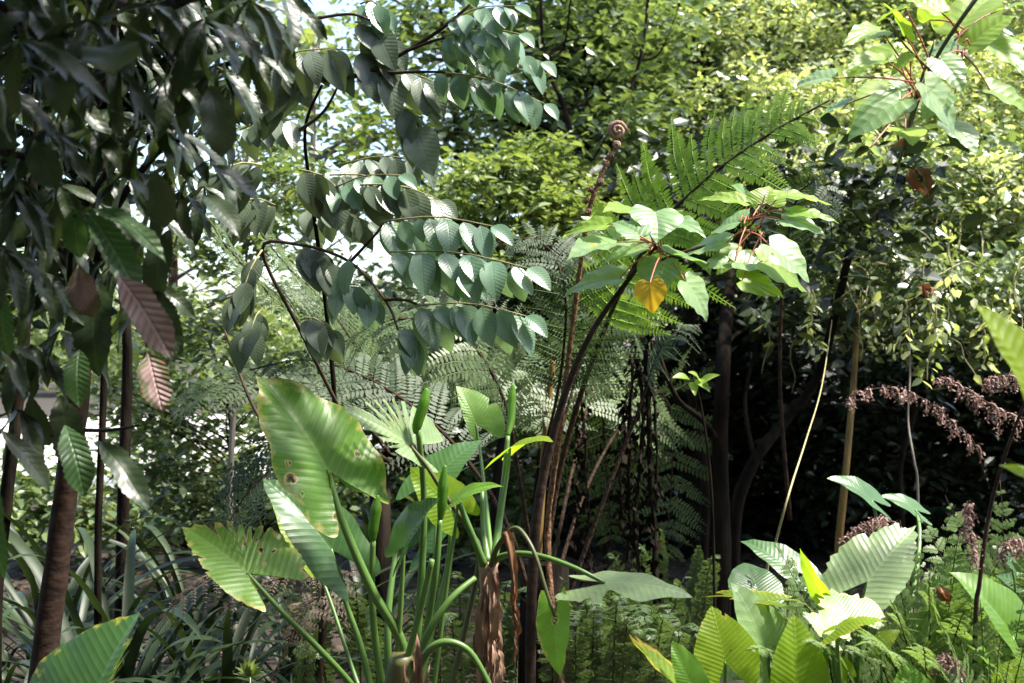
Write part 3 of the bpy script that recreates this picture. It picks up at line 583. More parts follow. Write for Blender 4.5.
heart_shrub('heart_leaf_shrub', 'slender shrub of pale heart-shaped leaves on red stalks with one yellow leaf, mid-picture', hb,
            ([(533, 560, 3.9), (552, 440, 3.9), (585, 345, 3.85), (632, 275, 3.8), (656, 247, 3.75)], [.02, .018, .014, .010, .008, .005]),
            ([(657, 247, 3.75), (752, 224, 3.75)], [([(640, 268, 3.8), (690, 250, 3.8), (730, 240, 3.78), (752, 224, 3.75)], [.006, .004]), ([(656, 247, 3.75), (648, 230, 3.78), (640, 215, 3.8)], [.004, .002]), ([(752, 224, 3.75), (760, 210, 3.75), (765, 195, 3.78)], [.004, .002])]), HL, 3.75)
UL = []
for ax, ay, tx, ty, wd, mt in [(905, 8, 880, 22, .6, 'heart_lime'), (940, 12, 905, 0, .8, 'heart_lime'), (885, 60, 850, 70, .5, 'heart_lime'), (905, 35, 886, 8, .7, 'heart_lime'), (910, 55, 893, 75, .5, 'heart_lime'),
                               (892, 50, 852, 78, .6, 'heart_lime'), (895, 90, 858, 120, .75, 'heart_lime'), (900, 100, 855, 136, .65, 'heart'), (965, 45, 925, 58, .8, 'heart'), (905, 82, 890, 95, .9, 'heart'),
                               (830, 78, 795, 90, .8, 'heart'), (845, 105, 822, 118, .9, 'heart'), (925, 85, 950, 130, 1.0, 'heart'), (950, 125, 972, 152, .9, 'heart'), (970, 45, 1010, 20, .9, 'heart_lime'),
                               (985, 40, 1020, 72, .8, 'heart_lime'), (990, 90, 1030, 118, .8, 'heart_lime'), (960, 30, 990, 0, .9, 'heart_lime'), (940, 60, 960, 90, .8, 'heart'), (870, 148, 884, 160, 1.1, 'heart_lime'),
                               (905, 130, 912, 144, .9, 'heart'), (930, 20, 945, -10, .9, 'heart_lime'), (1000, 10, 1035, 5, .9, 'heart_lime'), (880, 30, 848, 45, .5, 'heart_lime'), (945, 95, 925, 118, .9, 'heart')]:
    UL.append((0 if ax < 930 else 1, ax, ay, tx, ty, wd, mt, 2.9 + U(-.2, .2)))
hb = P(1190, 1000, 3.4); hb.z = 0
heart_shrub('heart_leaf_shrub', 'tall shrub of soft lime heart-shaped leaves on pink stalks, top right corner', hb,
            ([(1180, 600, 3.4), (1150, 200, 3.3), (1100, -60, 3.1), (1030, -70, 2.95), (975, 0, 2.9), (930, 70, 2.95), (903, 150, 3.0), (893, 185, 3.0)], [.018, .016, .013, .010, .008, .006, .005, .004, .003]),
            ([(922, 88, 2.95), (962, 40, 2.92)], [([(905, 150, 3.0), (915, 100, 2.97), (935, 40, 2.95)], [.006, .003]), ([(930, 70, 2.95), (905, 45, 2.95), (890, 22, 2.95)], [.004, .002])]), UL, 2.9, 'petiole_b')
# curled dead leaves caught in it
for lab, x, y, s_ in (('curled brown dead leaf hanging below the lime heart-shaped leaves', 918, 178, .07), ('small folded brown leaf hanging above the larger curled dead one', 908, 142, .035), ('small orange-brown dead leaf dangling under the climber mound', 925, 296, .03), ('coppery dead leaf lodged in the bracken at right', 938, 597, .045)):
    dd = 3.0 if y < 400 else 2.85; b = MB(); a = P(x, y - 10, dd)
    for q in range(3): blade(b, a + Vector((U(-.02, .02), U(-.01, .01), 0)), a + Vector((U(-.04, .04), U(-.02, .02), -s_ * U(.8, 1.2))), (U(-1, 1), -1, .2), .2, 'ovate', 14, 3, arch=.2, fold=1.0, wave=.06, curl=U(-.2, .5), teeth=6, tooth=.4)
    tag(b.build('dead_leaf', M['deadleaf'], org=a), lab, 'dead leaf')

# ================================================================ ROUGH-LEAVED TREE (centre left)
def spray(t, a, b, L, n=5, mat='rough', d=None, sag=.02, wr=.29, leafn=None, name='leaf'):
    """one compound leaf: rachis a->b with leaflets hanging on both sides"""
    A = P(*a); B = P(*b); ax = curve([A, A.lerp(B, .5) + Vector((0, 0, sag)), B], 20); mb = MB(); sb = MB(); sb.tube(ax[::4], [.0028, .0012], 5, 1)
    n += 2; L *= .86
    for k in range(n):
        u = min(.99, max(.02, (k + .6 + U(-.25, .25)) / n)); i = int(u * 19); p = ax[i]; dr = vn(ax[i + 1] - ax[i])
        for s_ in (-1, 1):
            o = Vector((dr.x * .35 + U(-.22, .22), s_ * (.28 + U(-.15, .15)) + dr.y * .3, -.9 + U(-.15, .15))); o.normalize()
            l_ = L * U(.68, 1.15); pp = p + Vector((0, s_ * .006, -.006)); nn = Vector((-.1 + U(-.45, .45), -.7 + U(-.2, .2), .7 + U(-.3, .4))); l_ *= U(1.2, 1.55)
            blade(mb, pp, pp + o * l_, nn, wr * U(.85, 1.1), 'oval', 11, 2, arch=U(.0, .12), fold=U(.05, .25), curl=U(-.1, .1))
    tipd = vn(ax[-1] - ax[-3]); blade(mb, ax[-1], ax[-1] + vn(tipd + Vector((0, -.2, -.7))) * L, (0, -.7, .6), wr, 'oval', 11, 2, arch=.1)
    o = mb.build(name, M[mat], t); sb.build('leaf_stalk', M['twine'], o); return o
rbase = P(300, 900, 3.9); rbase.z = 0
t = thing('rough_leaf_tree', 'small tree with hanging rows of quilted grey-green leaflets, left of centre', 'tree', rbase)
b = MB(); b.tube([rbase, P(322, 640, 3.9), P(325, 520, 3.9), P(335, 420, 3.8), P(325, 300, 3.7), P(312, 200, 3.5), P(305, 130, 3.4), P(322, 85, 3.3)], [.018, .014, .012, .009, .007, .006, .005, .004], 9, 6, bump=.03); b.build('trunk', M['bark_dark'], t)
for pts, rr in (([(252, 95, 3.2), (300, 82, 3.15), (360, 75, 3.1), (405, 52, 3.05), (440, 30, 3.0), (470, 5, 3.0)], [.009, .004]), ([(360, 75, 3.1), (410, 72, 3.05), (445, 72, 3.0)], [.006, .003]), ([(405, 52, 3.05), (430, 42, 3.0), (445, 38, 3.0)], [.005, .003]),
                ([(318, 18, 3.1), (350, 14, 3.1), (370, 20, 3.05)], [.005, .003]), ([(345, 420, 3.8), (300, 330, 3.6), (262, 250, 3.5), (300, 245, 3.3), (350, 262, 3.2), (385, 300, 3.1), (398, 330, 3.0)], [.007, .003]),
                ([(350, 262, 3.2), (375, 235, 3.1), (382, 225, 3.05)], [.005, .003]), ([(385, 300, 3.1), (405, 300, 3.05), (420, 306, 3.0)], [.005, .003]), ([(322, 640, 3.9), (322, 560, 3.9), (290, 470, 4.0), (250, 400, 4.1), (225, 330, 4.2)], [.012, .004]),
                ([(300, 130, 3.4), (325, 110, 3.3), (345, 70, 3.2)], [.006, .003])):
    b = MB(); b.tube([P(*p) for p in pts], rr, 7, 5); b.build('branch', M['bark'], t)
SPR = [((388, 252, 3.05), (528, 268, 2.9), .105, 6), ((415, 306, 3.0), (526, 316, 2.9), .098, 5), ((380, 222, 3.1), (492, 226, 3.0), .098, 5), ((398, 328, 3.0), (412, 344, 3.0), .10, 2), ((345, 285, 3.1), (372, 300, 3.1), .09, 2),
       ((352, 255, 3.1), (336, 296, 3.1), .075, 1), ((445, 24, 3.0), (516, 6, 2.9), .072, 5), ((443, 37, 3.0), (520, 34, 2.9), .072, 5), ((440, 47, 3.05), (542, 62, 2.95), .072, 6), ((440, 72, 3.05), (545, 104, 2.95), .072, 6),
       ((360, 4, 3.1), (385, 12, 3.1), .08, 2), ((440, -20, 3.0), (520, -30, 3.0), .072, 5), ((400, 250, 3.2), (470, 276, 3.15), .10, 4), ((330, 190, 3.3), (400, 175, 3.2), .09, 4)]
for a, b_, L, n in SPR: spray(t, a, b_, L, n, 'rough')
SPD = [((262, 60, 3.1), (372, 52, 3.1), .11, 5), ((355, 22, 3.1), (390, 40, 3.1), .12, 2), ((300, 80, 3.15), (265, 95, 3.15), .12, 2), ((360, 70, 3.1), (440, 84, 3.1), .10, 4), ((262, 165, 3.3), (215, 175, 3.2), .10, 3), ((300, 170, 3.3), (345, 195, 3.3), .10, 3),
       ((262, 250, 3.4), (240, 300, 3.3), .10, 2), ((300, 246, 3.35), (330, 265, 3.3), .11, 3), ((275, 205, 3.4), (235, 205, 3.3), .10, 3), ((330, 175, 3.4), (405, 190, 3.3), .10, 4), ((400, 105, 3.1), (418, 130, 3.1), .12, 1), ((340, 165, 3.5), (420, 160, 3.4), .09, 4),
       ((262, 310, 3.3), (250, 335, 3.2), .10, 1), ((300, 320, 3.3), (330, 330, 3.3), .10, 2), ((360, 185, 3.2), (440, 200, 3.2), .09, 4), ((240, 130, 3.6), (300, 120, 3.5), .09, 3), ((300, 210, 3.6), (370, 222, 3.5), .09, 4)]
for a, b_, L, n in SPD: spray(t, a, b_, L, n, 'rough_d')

# ================================================================ DARK SERRATED TREE (left foreground)
lbase = P(20, 1050, 3.1); lbase.z = 0
t = thing('serrated_leaf_tree', 'dark foreground tree of large hanging serrated leaves, filling the upper left', 'tree', lbase)
b = MB(); b.tube([lbase, P(42, 683, 3.1), P(60, 540, 3.1), P(74, 430, 3.1), P(84, 330, 3.1), P(92, 200, 3.0), P(105, 60, 2.9), P(120, -120, 2.8), P(125, -350, 2.8)], [.046, .036, .032, .031, .028, .025, .022, .018, .010], 14, 6, bump=.07); b.build('trunk', M['bark_red'], t)
BR = [([(100, 120, 2.9), (60, 60, 2.5), (0, 5, 2.0), (-60, -20, 1.8)], [.016, .006]), ([(112, 0, 2.85), (150, 10, 2.3), (200, -5, 1.9), (250, -10, 1.8)], [.016, .006]), ([(92, 200, 3.0), (140, 120, 2.6), (190, 80, 2.3), (240, 60, 2.2)], [.014, .005]),
      ([(88, 260, 3.0), (60, 190, 2.5), (30, 160, 2.1), (-10, 150, 1.9)], [.012, .005]), ([(86, 300, 3.0), (110, 220, 2.6), (150, 160, 2.3), (180, 140, 2.2)], [.012, .005]), ([(84, 340, 3.05), (70, 290, 2.5), (75, 215, 2.2)], [.01, .004]),
      ([(74, 430, 3.1), (110, 430, 2.8), (140, 425, 2.6)], [.006, .003]), ([(100, 120, 2.9), (130, 40, 2.6), (180, 30, 2.4), (230, 10, 2.3)], [.012, .005]), ([(120, -120, 2.8), (60, -100, 2.6), (-40, -80, 2.4)], [.014, .006]), ([(118, -100, 2.8), (200, -120, 2.7), (280, -60, 2.6)], [.014, .005])]
for pts, rr in BR:
    b = MB(); b.tube([P(*p) for p in pts], rr, 7, 5, bump=.05); b.build('branch', M['bark_dark'], t)
LV = []   # (base, tip, normal, halfwidth, mat, wear)
def whorl(x, y, d, n, L=.19, mat='left', down=.9, wr=.118, wear=.1, spread=1.0):
    c = P(x, y, d); n += 2; L *= .86
    for k in range(n):
        a = 2 * PI * (k + U(-.3, .3)) / n; o = vn(Vector((math.cos(a) * spread * .65, math.sin(a) * spread * .28, -down + U(-.25, .6)))); l_ = L * U(.6, 1.1)
        nn = Vector((math.cos(a) * .7 + U(-.8, .8), -.4 + U(-.5, .4), .5)); LV.append((c, c + o * l_, nn, wr * U(.85, 1.15), mat, wear * U(0, 2.2)))
for x, y, d, n in [(30, 10, 1.9, 6), (90, 20, 1.9, 6), (150, 5, 2.0, 6), (205, 20, 2.0, 6), (250, 0, 2.1, 5), (60, 60, 2.1, 6), (120, 70, 2.0, 6), (0, 90, 2.0, 5), (170, 75, 2.1, 6), (215, 65, 2.2, 6), (250, 50, 2.3, 4), (45, 130, 2.1, 6), (95, 130, 2.2, 6), (150, 120, 2.2, 5), (15, 190, 2.1, 5),
                    (130, 170, 2.3, 5), (175, 130, 2.4, 4), (60, 185, 2.4, 5), (100, 200, 2.5, 5), (5, 250, 2.0, 5), (35, 270, 2.3, 5), (60, 330, 2.4, 4), (150, 215, 2.5, 4), (180, 190, 2.4, 3), (30, 345, 2.4, 5), (0, 340, 2.1, 4), (75, 300, 2.5, 5),
                    (210, 160, 2.4, 3), (120, 260, 2.5, 4), (150, 285, 2.6, 3), (10, -30, 2.0, 6), (75, -30, 2.1, 6), (140, -35, 2.1, 6), (210, -30, 2.2, 6), (265, 10, 2.4, 3), (280, -10, 2.4, 3), (20, 40, 1.7, 5), (70, 95, 2.5, 6), (30, 100, 2.5, 6), (110, 110, 2.6, 6), (50, 230, 2.6, 6), (20, 410, 2.4, 4)]:
    whorl(x, y, d, n, L=.17 if d < 2.2 else .19)
for _ in range(34):
    x_ = U(-30, 235); y_ = U(-40, 330)
    if y_ > 420 - x_ * 1.1: continue
    whorl(x_, y_, U(2.6, 3.3), 6, L=.2)
def one(x0, y0, x1, y1, d, mat='left', wr=.2, n=(0, -.8, .5), wear=.1): LV.append((P(x0, y0, d), P(x1, y1, d + U(-.08, .05)), Vector(n), wr, mat, wear))
one(75, 208, 78, 258, 2.2, 'left_green', .26); one(88, 212, 140, 288, 2.1, 'left_green', .15, (.3, -.7, .6)); one(85, 208, 167, 258, 2.1, 'left_green', .11, (.2, -.5, .8)); one(118, 275, 172, 355, 2.0, 'left_dry', .17, (.2, -.8, .4), .35)
one(78, 265, 95, 318, 2.15, 'left_dry', .28, (-.2, -.8, .5), .8); one(210, 85, 222, 158, 2.0, 'left', .24, (.2, -.7, .7), .05); one(155, 170, 165, 228, 2.1, 'left', .25, (.1, -.8, .6), .05); one(185, 85, 180, 118, 2.1, 'left', .3, (0, -.6, .7))
one(112, 45, 115, 75, 1.7, 'left', .42, (0, -.75, .7), 0); one(205, 195, 240, 236, 2.2, 'left', .2, (.3, -.6, .6)); one(232, 20, 262, 70, 2.1, 'left', .22, (.3, -.5, .8), .05); one(148, 352, 162, 410, 2.3, 'left_dry', .22, (.1, -.8, .5), .9)
one(65, 425, 85, 495, 2.3, 'left_green', .2, (.2, -.6, .7)); one(98, 440, 148, 510, 2.4, 'left', .14, (.2, -.6, .7)); one(0, 280, 10, 355, 2.0, 'left_green', .16); one(0, 430, 50, 490, 2.2, 'left', .14, (.1, -.5, .8)); one(-6, 470, 3, 580, 2.0, 'left_green', .1)
one(30, 395, 48, 450, 2.4); one(60, 395, 80, 475, 2.5, 'left', .18); one(170, 230, 150, 300, 2.4); one(150, 290, 180, 350, 2.4, 'left', .2); one(100, 280, 92, 370, 2.4, 'left', .2); one(60, 70, 62, 115, 1.7, 'left', .3, (.1, -.6, .5)); one(35, 140, 55, 190, 1.8, 'left', .3)
one(20, 60, 58, 82, 1.7, 'left', .14, (0, -.4, .9)); one(110, 110, 155, 138, 1.8, 'left', .12, (0, -.4, .9)); one(210, 165, 265, 200, 2.0, 'left', .14, (0, -.5, .8)); one(128, 180, 150, 200, 1.9); one(80, 350, 78, 405, 2.3, 'left_green', .2)
LV.sort(key=lambda q: -((q[1] - q[0]).length / q[0].y) * (1 if -20 < q[0].y else 0))
def inview(p): return -40 < p.x / p.y * FP + 512 < 1060 and -40 < 341.5 - (p.z - CAMZ) / p.y * FP < 700
vis = [q for q in LV if inview(q[0]) or inview(q[1])]; spec_ = [q for q in vis if q[4] != 'left']; rest = [q for q in vis if q[4] == 'left']
single = spec_ + rest[:96 - len(spec_)]; ids = {id(q) for q in single}; fo = MB()
for q in LV:
    mb = MB() if id(q) in ids else fo
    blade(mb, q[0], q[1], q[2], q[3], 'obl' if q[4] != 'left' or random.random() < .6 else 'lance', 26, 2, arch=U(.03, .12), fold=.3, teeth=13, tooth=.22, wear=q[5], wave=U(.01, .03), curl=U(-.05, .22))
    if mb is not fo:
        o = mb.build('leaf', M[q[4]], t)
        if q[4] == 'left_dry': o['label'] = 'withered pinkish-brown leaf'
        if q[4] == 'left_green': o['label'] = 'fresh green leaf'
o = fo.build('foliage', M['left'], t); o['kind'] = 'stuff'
# leaves added to its crown, unseen above the frame, to shade those below
b = MB(); pts = []
for _ in range(2600):
    x = U(-2.4, .1); y = U(.2, 2.0); z = U(2.7, 3.9)
    if 341.5 - (z - CAMZ) / y * FP > -60 or noise.noise(Vector((x * 1.6, y * 1.6, z * 1.6))) < -.18: continue
    pts.append((x, y, z))
for _ in range(1500):
    x = U(-2.9, -.9); y = U(1.3, 5.2); z = U(2.55, 4.3)
    if 341.5 - (z - CAMZ) / y * FP > -25: continue
    pts.append((x, y, z))
scatter(b, np.array(pts), .19, jit=.5, droop=.5); b.build('added_shade_crown', M['left'], t, smooth=False)

# other dark trunks at left
for lab, pts, r in (('thin dark trunk right of the reddish foreground trunk, left side', [(98, 560, 4.0), (100, 480, 4.0), (104, 380, 4.0), (108, 200, 4.0), (112, -80, 4.0)], .013), ('leaning dark trunk at the far left edge', [(-5, 620, 3.8), (6, 500, 3.8), (18, 400, 3.8), (30, 250, 3.8), (40, -60, 3.8)], .022)):
    bs = P(*pts[0]); bs.z = 0; t = thing('slim_tree', lab, 'tree', bs); b = MB(); b.tube([bs] + [P(*p) for p in pts], [r * 1.2, r, r, r * .9, r * .8, r * .6], 9, 5, bump=.05); b.build('trunk', M['bark_dark'], t)
    b = MB(); c, lp = clump_pts([(P(*pts[-1]).x, 4, 3.5, .7)], 40, 16, .1); scatter(b, lp, .1); b.build('crown', M['small_vd'], t, smooth=False)

# ================================================================ TREE FERNS (centre)
def stalk_tree_fern(): pass
fb = P(545, 700, 4.4); fb.z = 0
up = (0, -.4, .9)
make_fern('tree_fern', 'big tree fern with brown scaly stalks and bright green fronds reaching up right, centre', fb, [
    ([P(540, 600, 4.4), P(560, 470, 4.4), (P(600, 340, 4.3)), P(650, 240, 4.2), P(700, 185, 4.1), P(760, 140, 4.0), P(830, 100, 3.9)], (-.35, -.75, .55), .44, dict(npin=24, start=.50, ppn=30, droop=.10, stipe_r=.015, mat='fern', angle=72, pw=.44)),
    ([P(535, 600, 4.4), P(540, 480, 4.4), P(560, 380, 4.3), P(565, 290, 4.1), P(540, 240, 4.2), P(490, 245, 4.2)], (0, -.7, .65), .30, dict(npin=22, start=.5, ppn=22, droop=.2, stipe_r=.010, mat='fern_d')),
    ([P(540, 600, 4.6), P(560, 440, 4.8), P(590, 330, 4.9), P(600, 260, 5.0), P(580, 215, 5.2)], (0, -.8, .5), .40, dict(npin=22, start=.45, ppn=20, droop=.1, stipe_r=.010, mat='fern_g')),
    ([P(538, 600, 4.3), P(520, 480, 4.2), P(500, 390, 4.1), P(455, 330, 4.1), P(390, 320, 4.2), P(340, 345, 4.3)], (0, -.5, .85), .36, dict(npin=24, start=.42, ppn=20, droop=.3, stipe_r=.011, mat='fern_g')),
    ([P(530, 600, 4.3), P(505, 520, 4.3), P(450, 440, 4.4), P(380, 385, 4.5), P(310, 360, 4.6), P(250, 370, 4.7)], (0, -.5, .85), .38, dict(npin=22, start=.35, ppn=20, droop=.25, stipe_r=.012, mat='fern_d')),
    ([P(545, 600, 4.7), P(570, 480, 5.0), P(590, 400, 5.4), P(600, 385, 5.8), P(605, 450, 6.0), P(612, 560, 6.0)], (0, -1, .1), .5, dict(npin=30, start=.4, ppn=22, droop=.05, stipe_r=.010, mat='fern_g', angle=80)),
    ([P(550, 600, 4.9), P(590, 480, 5.2), P(640, 400, 5.6), P(668, 400, 5.8), P(672, 470, 5.8), P(665, 570, 5.7)], (.1, -1, .1), .42, dict(npin=24, start=.4, ppn=20, droop=.1, stipe_r=.010, mat='fern_g', angle=76)),
    ([P(535, 600, 4.6), P(545, 470, 4.9), P(540, 400, 5.2), P(520, 360, 5.5), P(480, 360, 5.7), P(440, 400, 5.8)], (0, -.8, .5), .42, dict(npin=22, start=.4, ppn=20, droop=.2, stipe_r=.010, mat='fern_g')),
    ([P(560, 620, 4.4), P(600, 510, 4.4), P(635, 420, 4.4), P(660, 350, 4.3), P(680, 330, 4.3), P(700, 325, 4.3)], (0, -.4, .9), .18, dict(npin=14, start=.75, ppn=18, droop=.4, stipe_r=.012, mat='fern_d')),
], caudex=(.75, .10))
# fiddlehead
fh = P(578, 700, 4.0); fh.z = 0
t = thing('fern_crozier', 'hairy brown fern crozier with coiled buds, above the tree fern', 'fern', fh)
b = MB(); ax = [P(548, 560, 4.3), P(560, 430, 4.2), P(572, 330, 4.1), P(584, 240, 4.02), P(592, 200, 4.0), P(606, 165, 4.0), P(618, 145, 4.0), P(625, 128, 4.0)]
b.tube([fh] + ax, [.012, .012, .011, .009, .009, .009, .008, .007, .006], 8, 6, bump=.2); b.build('stalk', M['husk_d'], t)
def spiral(mb, c, r, turns, ad, r0):
    pts = []
    for i in range(int(turns * 12) + 1):
        a = ad + i / 12 * 2 * PI; rr = r * (1 - i / (turns * 12) * .85); pts.append(c + Vector((math.cos(a) * rr, -.0006 * i + U(-.001, .001), math.sin(a) * rr)))
    mb.tube(pts, [r0, r0 * .6], 6, 1, bump=.25)
b = MB(); spiral(b, P(617, 131, 4.0), .032, 2.0, 0, .010); b.build('coil', M['husk'], t)
for x, y, r in ((616, 145, .013), (611, 156, .013), (606, 163, .012), (600, 182, .012), (590, 190, .011), (588, 212, .012), (580, 228, .010), (586, 200, .010)):
    b = MB(); spiral(b, P(x, y, 3.98), r, 1.6, U(0, 6), .0055); b.build('coil', M['husk'], t)

# left dark tree fern fronds
fb = P(380, 700, 5.2); fb.z = 0
make_fern('tree_fern', 'dark tree fern behind the grey leaflets with fronds fanning to the upper left', fb, [
    ([P(400, 470, 5.2), P(370, 400, 5.0), P(310, 330, 4.7), P(260, 285, 4.4), P(215, 235, 4.2), P(190, 225, 4.1)], (.1, -.6, .75), .34, dict(npin=26, start=.35, ppn=16, stipe_r=.014, droop=.15, mat='fern_g')),
    ([P(400, 470, 5.2), P(380, 390, 5.0), P(330, 310, 4.8), P(290, 270, 4.6), P(260, 232, 4.5)], (.1, -.6, .75), .30, dict(npin=22, start=.4, ppn=16, stipe_r=.012, mat='fern_g')),
    ([P(400, 470, 5.2), P(360, 420, 5.1), P(290, 390, 5.0), P(220, 385, 5.0), P(170, 420, 5.0)], (0, -.5, .85), .34, dict(npin=22, start=.3, ppn=16, stipe_r=.012, mat='fern_d')),
    ([P(400, 470, 5.2), P(400, 380, 5.3), P(420, 320, 5.4), P(460, 290, 5.4), P(500, 300, 5.4)], (0, -.5, .85), .34, dict(npin=20, start=.3, ppn=16, stipe_r=.012, mat='fern_d')),
    ([P(400, 470, 5.2), P(350, 440, 4.9), P(300, 450, 4.7), P(250, 490, 4.6), P(220, 540, 4.5)], (0, -.5, .85), .34, dict(npin=22, start=.25, ppn=16, stipe_r=.012, mat='fern_d')),
    ([P(400, 470, 5.2), P(420, 400, 5.0), P(460, 370, 4.8), P(510, 380, 4.7), P(560, 430, 4.6)], (0, -.5, .85), .32, dict(npin=22, start=.25, ppn=16, stipe_r=.010, mat='fern_g')),
    ([P(400, 470, 5.2), P(370, 380, 5.2), P(350, 320, 5.2), P(300, 290, 5.2), P(250, 300, 5.2)], (0, -.5, .85), .34, dict(npin=22, start=.25, ppn=16, stipe_r=.010, mat='fern_d')),
], caudex=(1.1, .05))
# right-hand dark pendulous frond (over the climber) and back fern
fb = P(800, 700, 5.5); fb.z = 0
make_fern('tree_fern', 'tree fern with a drooping grey frond against the climber mound', fb, [
    ([P(790, 520, 5.5), P(780, 380, 5.4), P(785, 260, 5.2), P(800, 190, 5.0), P(825, 185, 4.9), P(832, 240, 4.85)], (.2, -1, .2), .17, dict(npin=22, start=.55, ppn=12, stipe_r=.012, mat='fern_d', droop=.2)),
])
# low ladder ferns at the bottom centre
def low_fern(label, x, d, specs, mat='fern_m', group=None, **kw):
    bs = P(x, 683, d); bs.z = 0; fr = []
    for ex, ey, dd, pl in specs:
        tip = P(ex, ey, d + dd); b2 = bs + Vector(((tip.x - bs.x) * .75, U(-.15, .15), 0)); m1 = b2.lerp(tip, .45) + Vector((0, 0, .28 * (tip - bs).length)); m2 = b2.lerp(tip, .8) + Vector((0, 0, .16 * (tip - bs).length))
        fr.append(([b2, m1, m2, tip], (0, -.75, .6), pl, {}))
    make_fern('ground_fern', label, bs, fr, mat, 'stipe', group, **kw)
low_fern('dark ladder fern low behind the dry brown trunk', 470, 4.6, [(430, 560, -.3, .07), (455, 580, -.6, .07), (480, 570, -.5, .07), (510, 590, -.6, .08), (530, 600, -.6, .08), (445, 640, -.8, .06), (500, 650, -.9, .06), (400, 600, -.4, .06)], npin=19, start=.2, ppn=10, taper='sword', angle=58, stipe_r=.004, pw=.55)
low_fern('ladder fern with upright pale fronds below the pale leaf', 620, 4.5, [(572, 640, -.8, .08), (625, 625, -.9, .08), (655, 660, -1.0, .08), (700, 640, -.6, .08), (560, 580, -.3, .08), (585, 600, -.5, .08), (615, 585, -.5, .09), (650, 575, -.4, .09), (690, 580, -.4, .09), (600, 640, -.9, .08), (640, 650, -.9, .08), (680, 640, -.8, .08), (560, 610, -.5, .08), (670, 615, -.6, .08), (540, 660, -.9, .07)], mat='fern_m', npin=19, start=.2, ppn=10, taper='sword', angle=58, stipe_r=.004, pw=.55)
low_fern('small ladder fern in shade between the centre stalks and the right-hand clump', 680, 5.4, [(700, 545, -.2, .09), (660, 530, -.2, .09), (720, 560, -.5, .09), (640, 550, -.5, .09), (610, 560, -.4, .09)], npin=24, start=.2, ppn=10, taper='sword', angle=58, stipe_r=.004, pw=.55)
low_fern('shaded ladder fern under the far left strap leaves', 330, 4.8, [(280, 590, -.3, .07), (310, 570, -.4, .07), (350, 590, -.5, .07), (300, 640, -.8, .06), (370, 640, -.8, .06)], npin=24, start=.2, ppn=10, taper='sword', angle=58, stipe_r=.004, pw=.55)

# ferns of the bottom right
def bracken(label, x, d, specs, mat='fern', **kw):
    bs = P(x, 700, d); bs.z = 0; fr = []
    for ex, ey, dd, pl in [q for a in specs for q in (a, (a[0] + U(-45, 45), a[1] + U(5, 60), a[2] + U(-.25, .1), a[3] * U(.75, 1)))]:
        tip = P(ex, ey, d + dd); k = (tip - bs).length
        fr.append(([bs, bs.lerp(tip, .5) + Vector((0, 0, .22 * k)), bs.lerp(tip, .8) + Vector((0, 0, .12 * k)), tip], (0, -.55, .8), pl, {}))
    make_fern('bracken_fern', label, bs, fr, {'fern_g': 'fern_b'}.get(mat, mat), 'stipe', **kw)
K = dict(npin=19, start=.42, ppn=20, droop=.25, taper='tri', stipe_r=.004, angle=62, pw=.48)
bracken('sunlit lacy bracken arching left beside the folded lime leaf', 850, 3.3, [(745, 575, -.2, .24), (775, 545, -.1, .22), (800, 600, -.5, .22), (770, 605, -.4, .2), (730, 650, -.5, .2)], 'fern_g', **K)
bracken('bright lacy bracken in the middle of the right-hand fern bank', 930, 3.1, [(900, 520, 0, .24), (860, 560, -.1, .24), (960, 530, 0, .24), (890, 600, -.4, .22), (1000, 560, -.2, .24), (930, 560, -.2, .22), (870, 640, -.5, .2), (965, 610, -.4, .22)], 'fern_g', **K)
bracken('bracken fronds rising at the right edge above the broad leaf', 1010, 3.2, [(1000, 480, .1, .22), (945, 495, .1, .24), (1040, 500, 0, .24), (1030, 560, -.2, .22), (985, 520, 0, .2), (915, 510, .2, .2)], 'fern_g', **K)
bracken('low bracken along the bottom right corner', 990, 2.8, [(960, 640, -.2, .18), (1010, 660, -.3, .16), (1030, 630, -.2, .18), (940, 670, -.2, .16), (980, 600, -.1, .18), (1024, 600, 0, .18)], 'fern_g', **K)
bracken('small shadowed bracken between the two right-hand elephant ears', 850, 3.6, [(830, 600, -.2, .18), (880, 590, -.1, .18), (860, 640, -.4, .16), (800, 650, -.4, .18), (840, 555, 0, .2), (900, 640, -.3, .16)], 'fern_d', **K)

# withered purple-brown fern fronds (right)
def withered(label, ax, d, n, pl, stem=None, mat='purple'):
    A = [P(x, y, d) for x, y in ax]; bs = A[0].copy(); t = thing('withered_frond', label, 'dead frond', bs)
    c = curve(A, 60); b = MB(); b.tube(c[::4], [.0028, .0012], 5, 1, bump=.1); b.build('stalk', M['bark_red'], t)
    b = MB()
    for k in range(n):
        u = (k + .5) / n; i = int(10 + u * 49); p = c[i]; L = pl * (.85 - .5 * u) * U(.5, 1.2)
        for s_ in (-1, 1):
            dr = Vector((U(-.5, .5), s_ * .6, .3)); q = p.copy(); pts = [q.copy()]; v = vn(dr)
            for j in range(9):
                v = vn(v + Vector((U(-.2, .2), U(-.15, .15), -.28))); q = q + v * (L / 9); pts.append(q.copy())
            b.tube(pts, [.0028, .0015], 4, 1, cap=False, bump=.3)
            arr = []; 
            for j in range(1, 10):
                for _ in range(3): arr.append(pts[j] + Vector((G(0, .005), G(0, .005), G(0, .005))))
            scatter(b, np.array([tuple(a) for a in arr]), .0075, jit=1.2, droop=.8, tpl=4)
    b.build('curled_leaflets', M[mat], t); return t
withered('upper withered purple-brown fern frond hanging above the bracken, right', [(1040, 420), (1010, 415), (975, 395), (945, 378), (930, 383)], 2.9, 10, .085)
withered('long withered purple-brown fern frond curling down to the lower right', [(985, 480), (975, 445), (950, 420), (925, 400), (895, 388), (860, 392), (842, 405)], 2.9, 14, .085)
